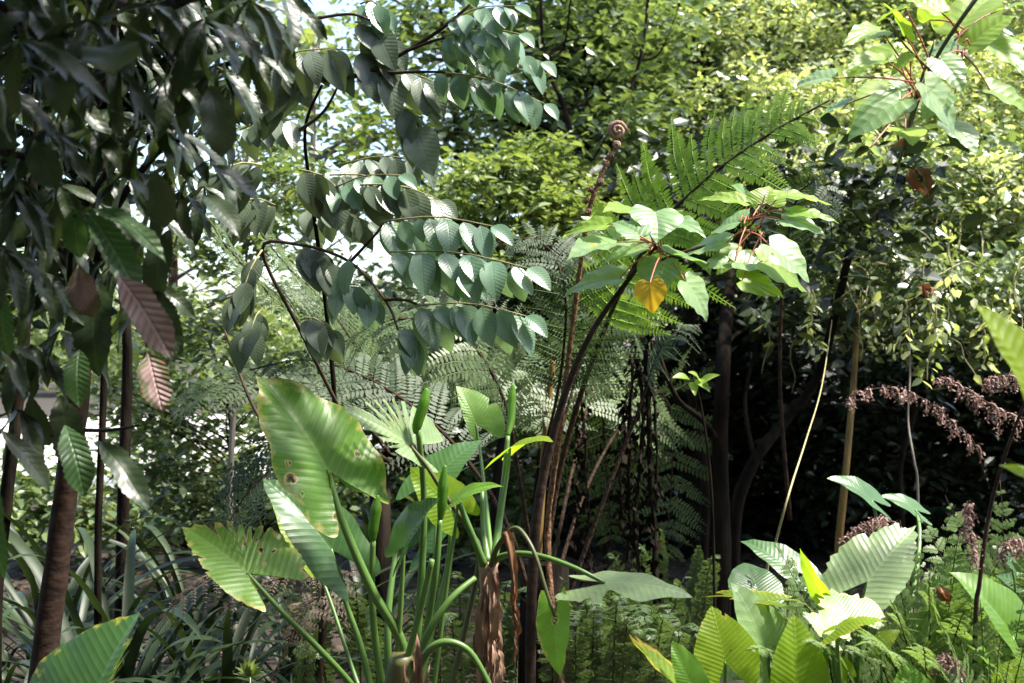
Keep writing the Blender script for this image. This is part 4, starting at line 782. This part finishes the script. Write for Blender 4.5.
withered('withered brown fern tuft reaching in from the right edge at mid height', [(1035, 380), (1015, 376), (995, 378), (980, 388)], 3.0, 7, .07)
withered('small withered brown frond curled over the bracken tops', [(905, 545), (895, 525), (880, 518), (855, 530), (840, 545)], 3.05, 14, .06)
withered('drooping withered frond tuft beside the red-brown stalk at the right edge', [(1040, 555), (1020, 540), (1005, 545), (1000, 560)], 2.7, 10, .06)
withered('short withered frond hanging from the red-brown stalk', [(978, 570), (972, 545), (968, 515), (970, 500)], 2.75, 10, .05)
withered('withered tuft low in the bottom right corner', [(960, 683), (955, 665), (945, 655), (935, 670)], 2.7, 12, .06)
# red-brown upright stalk at right
for lab, pts, r, mt in (('red-brown bare stalk rising at the right edge in front of the bracken', [(975, 650, 2.75), (980, 580, 2.75), (990, 510, 2.75), (1005, 455, 2.72), (1024, 405, 2.7), (1050, 350, 2.7)], .006, 'bark_red'),
                        ('yellow-brown cane standing upright in the dark under the climber', [(838, 560, 5.7), (845, 480, 5.7), (852, 400, 5.8), (857, 330, 5.9), (860, 270, 6.1)], .020, 'cane'),
                        ('thin pale vine stem slanting down in front of the dark trunks', [(766, 590, 3.8), (775, 545, 3.8), (790, 490, 3.8), (806, 440, 4.3), (822, 385, 4.9), (832, 320, 5.8)], .0045, 'twine'),
                        ('thin grey twig hanging upright right of the yellow-brown cane', [(918, 500, 5.3), (914, 460, 5.3), (908, 420, 5.4), (910, 370, 5.5), (908, 290, 5.9)], .006, 'bark_grey'),
                        ('brown fern stalk standing straight left of the tree fern stalks', [(535, 620, 4.7), (540, 520, 4.7), (546, 430, 4.7), (553, 360, 4.7)], .018, 'cane')):
    bs = P(*pts[0]); bs.z = 0; b = MB(); b.tube([bs] + [P(*p) for p in pts], [r * 1.15] + [r * (1 - .1 * i) for i in range(len(pts))], 8, 6, bump=.06)
    if mt == 'cane': pass
    tag(b.build('bare_stem' if mt != 'cane' else 'cane', M[mt], org=bs), lab, 'stem')

# ================================================================ CLIMBER MOUND (right) with trees under it
def px_sphere(px, py, d, rpx): p = P(px, py, d); return (p.x, p.y, p.z, rpx / FP * d)
def ms(px, py, r): return px_sphere(px, py, 5.6 + (330 - py) * .0125, r)
MS = [ms(*a) for a in ((735, 110, 50), (745, 190, 45), (800, 130, 75), (880, 120, 85), (960, 120, 85), (1040, 120, 95), (770, 40, 70), (850, 20, 90), (940, 20, 90), (1030, 10, 100), (800, -60, 90), (900, -80, 110), (1010, -90, 120), (930, 210, 80), (1010, 210, 80), (800, 200, 65), (860, 200, 70), (1090, 200, 90), (715, 40, 45))]
MS2 = [px_sphere(880, 280, 6.0, 48), px_sphere(940, 290, 5.8, 45), px_sphere(1000, 300, 5.7, 45), px_sphere(820, 275, 6.2, 42), px_sphere(1050, 280, 5.6, 60)]
mbase = P(900, 700, 6.8); mbase.z = 0
t = thing('climber', 'sunlit mound of small-leaved climber smothering the trees, right half', 'climbing plant', mbase)
c, lp = clump_pts(MS, 6000, 15, .07, .86, .5)
q = np.array([noise.noise(Vector(p) * 2.2) for p in c]); keep = np.repeat(q > -.36, 15); lp = lp + np.repeat((q * .35)[:, None] * np.array([[0, -1, .3]]), 15, axis=0); lp = lp[keep]
b = MB(); scatter(b, lp, .047, var=.45, jit=.5, droop=.3, up=(.15, -.35, .85), per=15); b.build('foliage', M['vine'], t, smooth=False)
sel = RS.rand(len(c)) < .22; lp = (c[sel][:, None, :] + RS.randn(sel.sum(), 5, 3) * .09 + np.array([0, -.05, .02])).reshape(-1, 3); b = MB(); scatter(b, lp, .085, jit=.45, droop=.4, up=(.1, -.4, .8), per=5); b.build('broad_leaves', M['small_g'], t, smooth=False)
c2, lp = clump_pts(MS2 + MS[13:17], 1100, 11, .09, .75, .9); b = MB(); scatter(b, lp, .052, jit=.6, droop=.6, up=(0, -.5, .7), per=11); b.build('hanging_foliage', M['small_g'], t, smooth=False)
c3, lp = clump_pts([(s[0], s[1] + .45, s[2] - .15, s[3] * .75) for s in MS + MS2], 1700, 14, .16, .3, .7); b = MB(); scatter(b, lp, .08, jit=.7); b.build('inner_foliage', M['small_d'], t, smooth=False)  # dark leaves added inside the mound to block light
b = MB()
for i in range(330):     # wiry stems wandering over the mound
    p = Vector(c[random.randrange(len(c))] if i % 3 else c2[random.randrange(len(c2))])
    if p.y > 9: continue
    v = Vector((U(-1, 1), -.3, U(-.4, .8))); pts = [p.copy()]
    for j in range(6): v = vn(v + Vector((U(-.8, .8), U(-.3, .2), U(-.7, .3)))); p = p + v * .09; pts.append(p.copy())
    b.tube(pts, [.0055, .0025], 4, 3)
b.build('wiry_stems', M['twine'], t)['kind'] = 'stuff'
for x, y0, y1, d in ((940, 280, 380, 4.9), (950, 230, 330, 5.0), (925, 260, 340, 5.2), (985, 300, 370, 5.2), (812, 290, 350, 5.4), (870, 290, 345, 5.3), (905, 300, 350, 5.2), (1010, 290, 350, 5.2), (780, 250, 320, 5.6)):
    pts = []; xx = x
    for j in range(9): pts.append(P(xx, y0 + (y1 - y0) * j / 8, d)); xx += U(-5, 4)
    b = MB(); b.tube(pts, [.005, .0025], 5, 3); o = b.build('hanging_vine', M['twine'], t)
    b = MB(); scatter(b, np.array([tuple(q + Vector((G(0, .025), G(0, .025), G(0, .015)))) for q in pts for _ in range(4)]), .045, jit=.7, droop=.8); b.build('foliage', M['vine'], o)

# trunks in the dark below
for lab, pts, r, br in (('dark upright trunk in the shade at centre right', [(720, 640, 5.75), (722, 560, 5.75), (720, 450, 5.75), (724, 350, 5.75), (732, 260, 6.45), (740, 200, 6.35)], .052,
                         [([(718, 440, 5.75), (700, 418, 5.55), (680, 402, 5.55), (668, 380, 5.45), (655, 340, 5.45)], .018), ([(722, 350, 5.75), (745, 330, 6.05), (800, 325, 6.35)], .014)]),
                        ('dark grey forked trunk leaning right, beside the upright dark trunk', [(734, 640, 5.95), (735, 520, 5.95), (755, 460, 5.95), (790, 415, 6.05), (820, 370, 6.05), (850, 250, 5.75)], .040,
                         [([(790, 415, 6.05), (830, 400, 5.95), (900, 410, 5.95)], .012), ([(755, 460, 5.95), (745, 400, 6.05), (760, 330, 6.35)], .014)]),
                        ('thin dark trunk at the back of the shaded hollow', [(700, 600, 7.0), (705, 480, 7.0), (690, 370, 7.0), (700, 200, 7.0)], .035, []),
                        ('crooked thin trunk deep in the hollow under the climber', [(905, 560, 7.4), (900, 470, 7.4), (915, 400, 7.4), (900, 330, 7.4)], .022, [])):
    bs = P(*pts[0]); bs.z = 0; t = thing('shaded_tree', lab, 'tree', bs); b = MB(); b.tube([bs] + [P(*p) for p in pts], [r * 1.2] + [r * (1 - .1 * i) for i in range(len(pts))], 10, 6, bump=.05)
    b.build('trunk', M['bark_dark' if 'pale' not in lab else 'bark'], t)
    for q, rr in br: b = MB(); b.tube([P(*p) for p in q], [rr, rr * .5], 7, 5, bump=.05); b.build('branch', M['bark_dark'], t)
    e = P(*pts[-1]); cc, lp = clump_pts([(e.x, e.y, e.z, .6)], 50, 14, .12); b = MB(); scatter(b, lp, .09); b.build('crown', M['small_vd'], t, smooth=False)
# small green sprig in the hollow
bs = P(716, 700, 4.9); bs.z = 0; t = thing('sprig', 'fresh green sprig lit up against the dark trunk', 'plant', bs)
b = MB(); b.tube([bs, P(712, 500, 4.9), P(700, 400, 4.9), P(690, 380, 4.9)], [.008, .003], 6, 5); b.build('stem', M['bark_dark'], t)
for x0, y0, x1, y1 in ((690, 380, 672, 378), (692, 382, 695, 396), (695, 380, 710, 392), (700, 382, 688, 372), (700, 385, 720, 375)):
    b = MB(); blade(b, P(x0, y0, 4.9), P(x1, y1, 4.85), (0, -.6, .8), .3); b.build('leaf', M['heart_lime'], t)
# hanging dead tangle (dark brown strings left of trunk)
bs = P(640, 700, 4.9); bs.z = 0; hz = MB()
for x, y0, y1, r in ((632, 360, 560, .007), (640, 370, 600, .009), (646, 350, 620, .012), (625, 400, 520, .005), (652, 340, 540, .006), (575, 420, 540, .006), (582, 400, 600, .005)):
    pts = []; xx = x
    for j in range(12): pts.append(P(xx, y0 + (y1 - y0) * j / 11, 4.8)); xx += U(-2.5, 2.8)
    hz.tube(pts, r, 5, 2, bump=.4); scatter(hz, np.array([tuple(q + Vector((G(0, .015), G(0, .015), G(0, .02)))) for q in pts for _ in range(10)]), .035, jit=1, droop=1.5, tpl=4)
tag(hz.build('hanging_dead_fronds', M['bark_dark'], org=bs), 'tangle of dead brown strands hanging beside the tree fern stalks', 'dead fronds')

# ================================================================ STRAP-LEAVED PLANTS (lower left)
def strap_plant(label, x, y, d, n, L, wd=.028, seed=0, az0=0, azr=2 * PI, up=1.0):
    bs = P(x, y, d); bs.z = max(0.0, min(bs.z, .25)) if y > 640 else 0; t = thing('strap_leaf_plant', label, 'plant', (bs.x, bs.y, 0), 'strap-leaved clumps on the left')
    rnd = random.Random(seed)
    for k in range(n):
        az = az0 + azr * (k + rnd.random()) / n; l_ = L * rnd.uniform(.65, 1.15); el = R(rnd.uniform(48, 86)); droop = rnd.uniform(.35, 1.0)
        p = Vector((bs.x + rnd.uniform(-.05, .05), bs.y + rnd.uniform(-.05, .05), 0)); dh = Vector((math.cos(az), math.sin(az), 0)); sd_ = Vector((-dh.y, dh.x, 0)); vs = []; uv = []; fs = []
        rows = 16; w0 = wd * rnd.uniform(.7, 1.2); kink = rnd.uniform(.5, .9); tw = rnd.uniform(-.6, .6)
        for i in range(rows + 1):
            u = i / rows; hh = w0 * min(1, .6 + u * 2) * (1 - u ** 4) ** .6 * .5 + .0008
            e_ = el - droop * 2.4 * u ** 1.6 - (.8 * max(0, u - kink)); dirv = dh * math.cos(e_) + Vector((0, 0, math.sin(e_)))
            if i: p = p + dirv * (l_ / rows)
            nrm = dirv.cross(sd_); s2 = (sd_ + nrm * tw * u).normalized()
            for c_ in (-1, 0, 1): vs.append(p + s2 * (hh * c_) + nrm * (-.35 * hh * (1 - abs(c_)))); uv.append((c_ * .3, u))
        for i in range(rows):
            for c_ in range(2): a = i * 3 + c_; fs.append((a, a + 1, a + 4, a + 3))
        b = MB(); b.add(vs, fs, uv, None, rnd.random()); b.build('leaf', M['strap'], t)
strap_plant('upright strap-leaved clump right of the reddish trunk', 120, 700, 4.2, 30, 1.25, .045, 1, up=1)
strap_plant('strap-leaved clump with arching pale blades at the left edge', 5, 700, 3.9, 24, 1.1, .032, 2)
strap_plant('strap-leaved clump behind the drooping dry fern', 215, 700, 4.4, 26, 1.05, .035, 3)
strap_plant('low strap-leaved clump in front, arching right over the dark soil', 165, 720, 3.5, 20, .95, .026, 4)
strap_plant('narrow strap-leaved clump at the far back left', 50, 700, 5.2, 26, 1.3, .035, 5)
strap_plant('dim strap-leaved clump under the elephant ear stalks', 290, 700, 4.9, 22, 1.0, .03, 6)
strap_plant('dense strap-leaved clump behind the tapering reddish trunk', 80, 700, 4.6, 34, 1.1, .035, 7)
strap_plant('strap-leaved clump between the reddish trunk and the bottom-left elephant ear', 150, 700, 3.9, 30, .9, .03, 8)
strap_plant('far strap-leaved clump below the bright clearing', 190, 700, 5.4, 28, 1.1, .035, 9)
strap_plant('far strap-leaved clump behind the green leaf stalks', 370, 700, 5.6, 28, 1.1, .035, 10)
# dry drooping fern between them
fb = P(205, 700, 3.7); fb.z = 0
make_fern('dry_fern', 'drooping dry brownish fern frond below the torn elephant ear leaf', fb, [
    ([P(330, 590, 3.9), P(285, 560, 3.7), P(235, 568, 3.6), P(190, 590, 3.5), P(150, 632, 3.45)], (0, -.6, .8), .11, dict(npin=20, start=.05, ppn=14, droop=.7, stipe_r=.005, curlt=.3)),
    ([P(330, 590, 3.9), P(300, 575, 4.0), P(250, 590, 4.0), P(210, 620, 4.0)], (0, -.6, .8), .08, dict(npin=12, start=.05, ppn=10, droop=.7, stipe_r=.005, curlt=.3)),
    ([fb, P(290, 640, 3.8), P(325, 592, 3.9), P(352, 570, 4.0), P(380, 570, 4.0)], (0, -.6, .8), .12, dict(npin=14, start=.6, ppn=10, droop=.6, stipe_r=.005))], 'fern_dead')
# small yellow palm-like seedling
bs = P(252, 690, 3.6); bs.z = 0; t = thing('seedling', 'tiny yellow-green fan seedling in the dark at the bottom left', 'plant', bs)
b = MB(); b.tube([bs, P(250, 676, 3.6)], [.004, .003], 6, 1); b.build('stem', M['petiole'], t)
b = MB()
for k in range(9): a = PI * (k + .5) / 9; blade(b, P(250, 677, 3.6), P(250 + 17 * math.cos(a), 677 - 20 * math.sin(a), 3.6 - .05), (0, -.8, .5), .09, 'lance', 6, 1)
b.build('leaf', M['small_y'], t)
bs = P(305, 700, 3.5); bs.z = 0; make_fern('seedling_fern', 'small pale filigree fern beside the slanting stalk at the bottom', bs, [([bs, P(305, 665, 3.5), P(312 + a, 652, 3.5 + c), P(320 + e, 662 + g, 3.45 + c)], (0, -.7, .7), .05, dict(npin=10, start=.5, ppn=6, stipe_r=.002)) for a, c, e, g in ((-15, 0, -40, 4), (8, 0, 12, 5), (-5, -.1, -8, 12), (0, .1, 30, -8))], 'fern_g')

# ================================================================ MIDDLE AND BACK TREES
BT = 'trees and shrubs behind'
# yellow-green leafy shrub in middle
tree('leafy_shrub', 'sunlit yellow-green shrub with layered leaf tiers behind the grey-green leaflets', 'shrub', (*P(490, 700, 7.2).xy, 0), [px_sphere(480, 190, 7.2, 60), px_sphere(540, 175, 7.4, 55), px_sphere(570, 215, 7.0, 45), px_sphere(450, 245, 7.4, 45), px_sphere(500, 250, 7.0, 40)], 'small_y', 'bark_dark', .062, 400, 14, .085, .03, flat=.22, jit=.35)
tree('leafy_shrub', 'dull dark shrub right below the yellow-green tiers, centre', 'shrub', (*P(540, 700, 7.8).xy, 0), [px_sphere(540, 270, 7.8, 60), px_sphere(600, 290, 7.8, 60), px_sphere(480, 310, 7.8, 60), px_sphere(560, 340, 7.6, 60)], 'small_d', 'bark_dark', .08, 260, 16, .11, .03)
tree('forest_tree', 'open dark-leaved tree with forking trunk at the top, centre', 'tree', (*P(575, 700, 8.5).xy, 0), [px_sphere(560, 60, 8.5, 70), px_sphere(620, 40, 8.6, 75), px_sphere(600, 120, 8.4, 60), px_sphere(640, 180, 8.6, 55), px_sphere(560, -20, 8.6, 90), px_sphere(520, 110, 8.6, 45), px_sphere(640, 110, 8.8, 50)], 'small_g', 'bark_dark', .085, 520, 15, .14, .07, limbs=34, surf=.3)
tree('forest_tree', 'slender tree with glossy mid-green leaves left of the dark forked tree', 'tree', (*P(470, 700, 9.5).xy, 0), [px_sphere(430, 130, 9.5, 60), px_sphere(470, 60, 9.5, 60), px_sphere(400, 190, 9.3, 50), px_sphere(490, 130, 9.5, 40), px_sphere(420, 10, 9.6, 70)], 'small_g', 'bark', .09, 230, 14, .16, .06, limbs=24, surf=.3)
tree('forest_tree', 'airy light-green tree against the white sky behind the foreground tree', 'tree', (*P(330, 700, 9.0).xy, 0), [px_sphere(330, 50, 9, 70), px_sphere(270, 120, 9, 60), px_sphere(360, 130, 9, 60), px_sphere(300, 200, 9, 55), px_sphere(380, 220, 9.2, 50), px_sphere(250, 30, 9, 60)], 'small_y', 'bark_grey', .10, 130, 12, .18, .05, limbs=34, surf=.2)
tree('leafy_shrub', 'glossy mid-green shrub in front of the bright clearing, left', 'shrub', (*P(215, 700, 7.0).xy, 0), [px_sphere(210, 370, 7, 60), px_sphere(170, 420, 7, 50), px_sphere(250, 420, 7.2, 45), px_sphere(180, 330, 7, 45), px_sphere(240, 470, 7, 45), px_sphere(180, 500, 6.8, 40)], 'small_g', 'bark_dark', .075, 130, 13, .12, .02, limbs=30, surf=.25)
tree('leafy_shrub', 'thin twiggy shrub low in front of the bright clearing', 'shrub', (*P(190, 700, 9.0).xy, 0), [px_sphere(130, 440, 9, 60), px_sphere(200, 450, 9, 50), px_sphere(240, 400, 9, 50), px_sphere(150, 360, 9, 50), px_sphere(100, 350, 9, 60)], 'small_y', 'bark', .085, 100, 12, .17, .03, limbs=30, surf=.25)
tree('leafy_shrub', 'low dense shrub at ground level behind the strap leaves', 'shrub', (*P(230, 700, 8.0).xy, 0), [px_sphere(160, 520, 8, 45), px_sphere(230, 520, 8, 45), px_sphere(290, 500, 8, 45), px_sphere(100, 520, 8, 45), px_sphere(40, 500, 8, 60), px_sphere(340, 480, 8, 50)], 'small_g', 'bark', .09, 240, 14, .13, .03, limbs=20, surf=.25)
tree('leafy_shrub', 'dark shrub behind the tree fern stalks, centre left', 'shrub', (*P(400, 700, 8.4).xy, 0), [px_sphere(350, 380, 8.4, 60), px_sphere(420, 420, 8.4, 65), px_sphere(300, 430, 8.4, 50), px_sphere(480, 430, 8.4, 60), px_sphere(370, 300, 8.6, 50), px_sphere(430, 500, 8.2, 70), px_sphere(500, 510, 8.2, 60)], 'small_g', 'bark_dark', .09, 420, 16, .14, .04, surf=.3)
tree('forest_tree', 'straight dark trunk tree with wispy crown at the top, right of centre', 'tree', (*P(694, 700, 8.4).xy, 0), [px_sphere(700, 0, 10, 80), px_sphere(740, -40, 10, 90), px_sphere(650, 130, 10, 50), px_sphere(640, -60, 10, 90), px_sphere(720, 200, 10, 50)], 'small_g', 'bark_dark', .10, 240, 14, .18, .11, limbs=30, top=6.5, surf=.3)
tree('forest_tree', 'tree of pale twigs and mid-green leaves beyond the crozier', 'tree', (*P(660, 700, 11).xy, 0), [px_sphere(600, 230, 11, 60), px_sphere(680, 240, 11, 60), px_sphere(640, 150, 11, 60), px_sphere(560, 150, 11, 60), px_sphere(700, 120, 11, 60), px_sphere(630, 60, 11, 80)], 'small_g', 'bark_grey', .095, 520, 15, .19, .07, limbs=40, surf=.3)
tree('leafy_shrub', 'airy fine-leaved shrub between the foreground tree and the grey leaflets, against the light', 'shrub', (*P(235, 700, 6.2).xy, 0), [px_sphere(230, 200, 6.2, 45), px_sphere(260, 150, 6.4, 40), px_sphere(215, 260, 6.2, 45), px_sphere(270, 240, 6.3, 40), px_sphere(300, 180, 6.4, 40), px_sphere(190, 330, 6.2, 40), px_sphere(250, 330, 6.2, 45)], 'small_g', 'bark_grey', .06, 170, 12, .11, .018, limbs=40, surf=.2)
tree('leafy_shrub', 'loose shrub of pale leaves beneath the arching dark fern fronds, left of centre', 'shrub', (*P(300, 700, 6.6).xy, 0), [px_sphere(300, 420, 6.6, 45), px_sphere(250, 470, 6.6, 40), px_sphere(210, 500, 6.5, 35), px_sphere(150, 470, 6.6, 45), px_sphere(120, 400, 6.8, 40), px_sphere(330, 480, 6.6, 40)], 'small_d', 'bark_dark', .06, 160, 12, .11, .015, limbs=36, surf=.25)
tree('forest_tree', 'mid-distance tree filling the light gap behind the foreground tree, left', 'tree', (*P(160, 700, 12).xy, 0), [px_sphere(200, 250, 12, 70), px_sphere(120, 200, 12, 70), px_sphere(260, 300, 12, 60), px_sphere(60, 300, 12, 80), px_sphere(150, 340, 12, 60), px_sphere(60, 100, 12, 80), px_sphere(280, 60, 12, 60), px_sphere(180, 100, 12, 70)], 'small_y', 'bark', .095, 120, 12, .22, .07, limbs=40, surf=.2)
for lab, pts, r in (('forked dark bough crossing the leaves at the top, centre', [(520, 700, 7.6), (545, 400, 7.6), (556, 230, 7.6), (575, 170, 7.6), (565, 110, 7.6), (545, 60, 7.6), (540, -20, 7.6)], .03),
                    ('thin leaning dark sapling left of the crozier', [(610, 700, 7.9), (600, 400, 7.9), (590, 260, 7.9), (612, 140, 7.9), (640, 60, 7.9), (650, -20, 7.9)], .022)):
    bs = P(*pts[0]); bs.z = 0; t = thing('sapling', lab, 'tree', bs); b = MB(); b.tube([bs] + [P(*p) for p in pts], [r * 1.2] + [r * (1 - .11 * i) for i in range(len(pts))], 8, 6, bump=.04); b.build('trunk', M['bark_dark'], t)
    tips = []
    for q in range(9):
        a = pts[2 + q % (len(pts) - 2)]; sx = random.choice((-1, 1)); e = (a[0] + sx * U(25, 60), a[1] - U(20, 70), a[2] + U(-.5, .3)); m_ = (a[0] + sx * U(10, 25), a[1] - U(5, 20), a[2] + U(-.1, .1))
        b = MB(); b.tube([P(*a), P(*m_), P(*e)], [r * .4, r * .28, r * .12], 5, 5); b.build('branch', M['bark_dark'], t); p_ = P(*e); tips.append((p_.x, p_.y, p_.z, .22))
    cc, lp = clump_pts(tips, 70, 9, .08); b = MB(); scatter(b, lp, .075, per=9); b.build('crown', M['small_g'], t, smooth=False)
tree('forest_tree', 'dark dense crown closing the top left corner behind the serrated leaves', 'tree', (*P(120, 700, 5.6).xy, 0), [px_sphere(40, 60, 5.6, 80), px_sphere(120, 110, 5.8, 70), px_sphere(160, 30, 5.6, 80), px_sphere(30, 180, 5.6, 70), px_sphere(90, -40, 5.6, 100), px_sphere(60, 280, 5.7, 55)], 'small_vd', 'bark_dark', .095, 330, 13, .12, .03, limbs=30, surf=.2)
# backdrop of forest trees, right and centre
k = 0
labs = ['dense back-row tree far right behind the climber', 'dense back-row tree behind the climber mound', 'dense back-row tree behind the straight dark trunk', 'dense back-row tree at centre behind the crozier', 'back-row tree above the centre left shrubs', 'dark back-row thicket tree in the hollow at right', 'dark back-row thicket tree in the hollow at centre', 'dark back-row thicket tree behind the tree fern stalks']
for (x, d, sps, mt, cnt) in [(1000, 12, [(1000, 200, 130), (1080, 50, 150), (940, 50, 130), (1020, 380, 120)], 'small_d', 900), (860, 12.5, [(860, 30, 130), (830, 200, 120), (800, -80, 140), (900, 340, 110)], 'small_d', 900), (730, 13, [(730, 60, 110), (700, -60, 120), (760, 200, 110), (700, 300, 90)], 'small_g', 750),
                             (610, 14, [(600, 60, 90), (560, 180, 80), (640, 260, 90), (590, -60, 110), (540, 300, 80)], 'small_g', 480), (470, 15, [(470, 200, 70), (430, 300, 70), (500, 330, 70), (500, 120, 60), (400, 370, 60)], 'small_y', 200),
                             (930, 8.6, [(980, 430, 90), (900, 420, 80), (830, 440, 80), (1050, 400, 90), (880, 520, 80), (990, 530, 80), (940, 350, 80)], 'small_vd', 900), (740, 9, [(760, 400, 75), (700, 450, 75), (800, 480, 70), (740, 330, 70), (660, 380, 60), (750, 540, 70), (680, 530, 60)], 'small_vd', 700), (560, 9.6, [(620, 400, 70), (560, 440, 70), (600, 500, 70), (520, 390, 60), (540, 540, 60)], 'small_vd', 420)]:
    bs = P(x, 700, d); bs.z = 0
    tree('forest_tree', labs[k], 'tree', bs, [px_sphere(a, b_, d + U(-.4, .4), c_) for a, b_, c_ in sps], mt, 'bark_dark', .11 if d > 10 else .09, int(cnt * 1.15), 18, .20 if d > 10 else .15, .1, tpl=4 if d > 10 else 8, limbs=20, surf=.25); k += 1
# far tree line beyond the clearing (left)
src = None
for i, (x, y, s_, lab) in enumerate([(-12, 34, 1.0, 'distant round tree at the far left beyond the clearing'), (-7.6, 36, .8, 'distant low tree beyond the clearing, behind the twiggy shrub'), (-3.6, 33, .7, 'distant low tree beyond the clearing, behind the grey leaflets'), (-17, 38, 1.2, 'distant tall tree at the extreme left beyond the clearing')]):
    if src is None:
        src = tree('distant_tree', lab, 'tree', (x, y, 0), [(x, y, 2.6, 1.9), (x - 1.3, y, 1.8, 1.4), (x + 1.4, y, 1.9, 1.4), (x, y, 1.0, 1.6)], 'small_y', 'bark', .28, 330, 12, .4, .16, limbs=8, surf=.5, group='distant trees beyond the clearing')
    else:
        r = src.copy(); COL.objects.link(r); r.location = (x, y, 0); r.scale = (s_, s_, s_); r.rotation_euler = (0, 0, i * 1.7); r['label'] = lab
        for ch in list(src.children): c_ = ch.copy(); COL.objects.link(c_); c_.parent = r

for i, (x, y, h, r, lab) in enumerate([(-3.2, -3.0, 4.6, 2.3, 'unseen tree added behind and left of the viewpoint'), (.3, -4.2, 5.0, 2.6, 'unseen tree added directly behind the viewpoint'), (3.8, -2.8, 4.6, 2.3, 'unseen tree added behind and right of the viewpoint'),
                                (-4.6, 1.0, 4.4, 1.9, 'unseen tree added left of the viewpoint, outside the view'), (5.2, .6, 4.2, 1.9, 'unseen tree added right of the viewpoint, outside the view')]):
    tree('forest_tree', lab, 'tree', (x, y, 0), [(x, y, h, r), (x, y, h - 1.8, r * .95), (x + r * .6, y, h - .9, r * .8), (x - r * .6, y, h - .9, r * .8), (x, y, 1.3, r * .8)], 'small_d', 'bark_dark', .24, 620, 12, .28, .12, tpl=4, limbs=8, surf=.5)  # unseen trees added around the viewpoint to block skylight and darken the understorey
for o in bpy.data.objects:
    if '_o' in o.keys(): del o['_o']
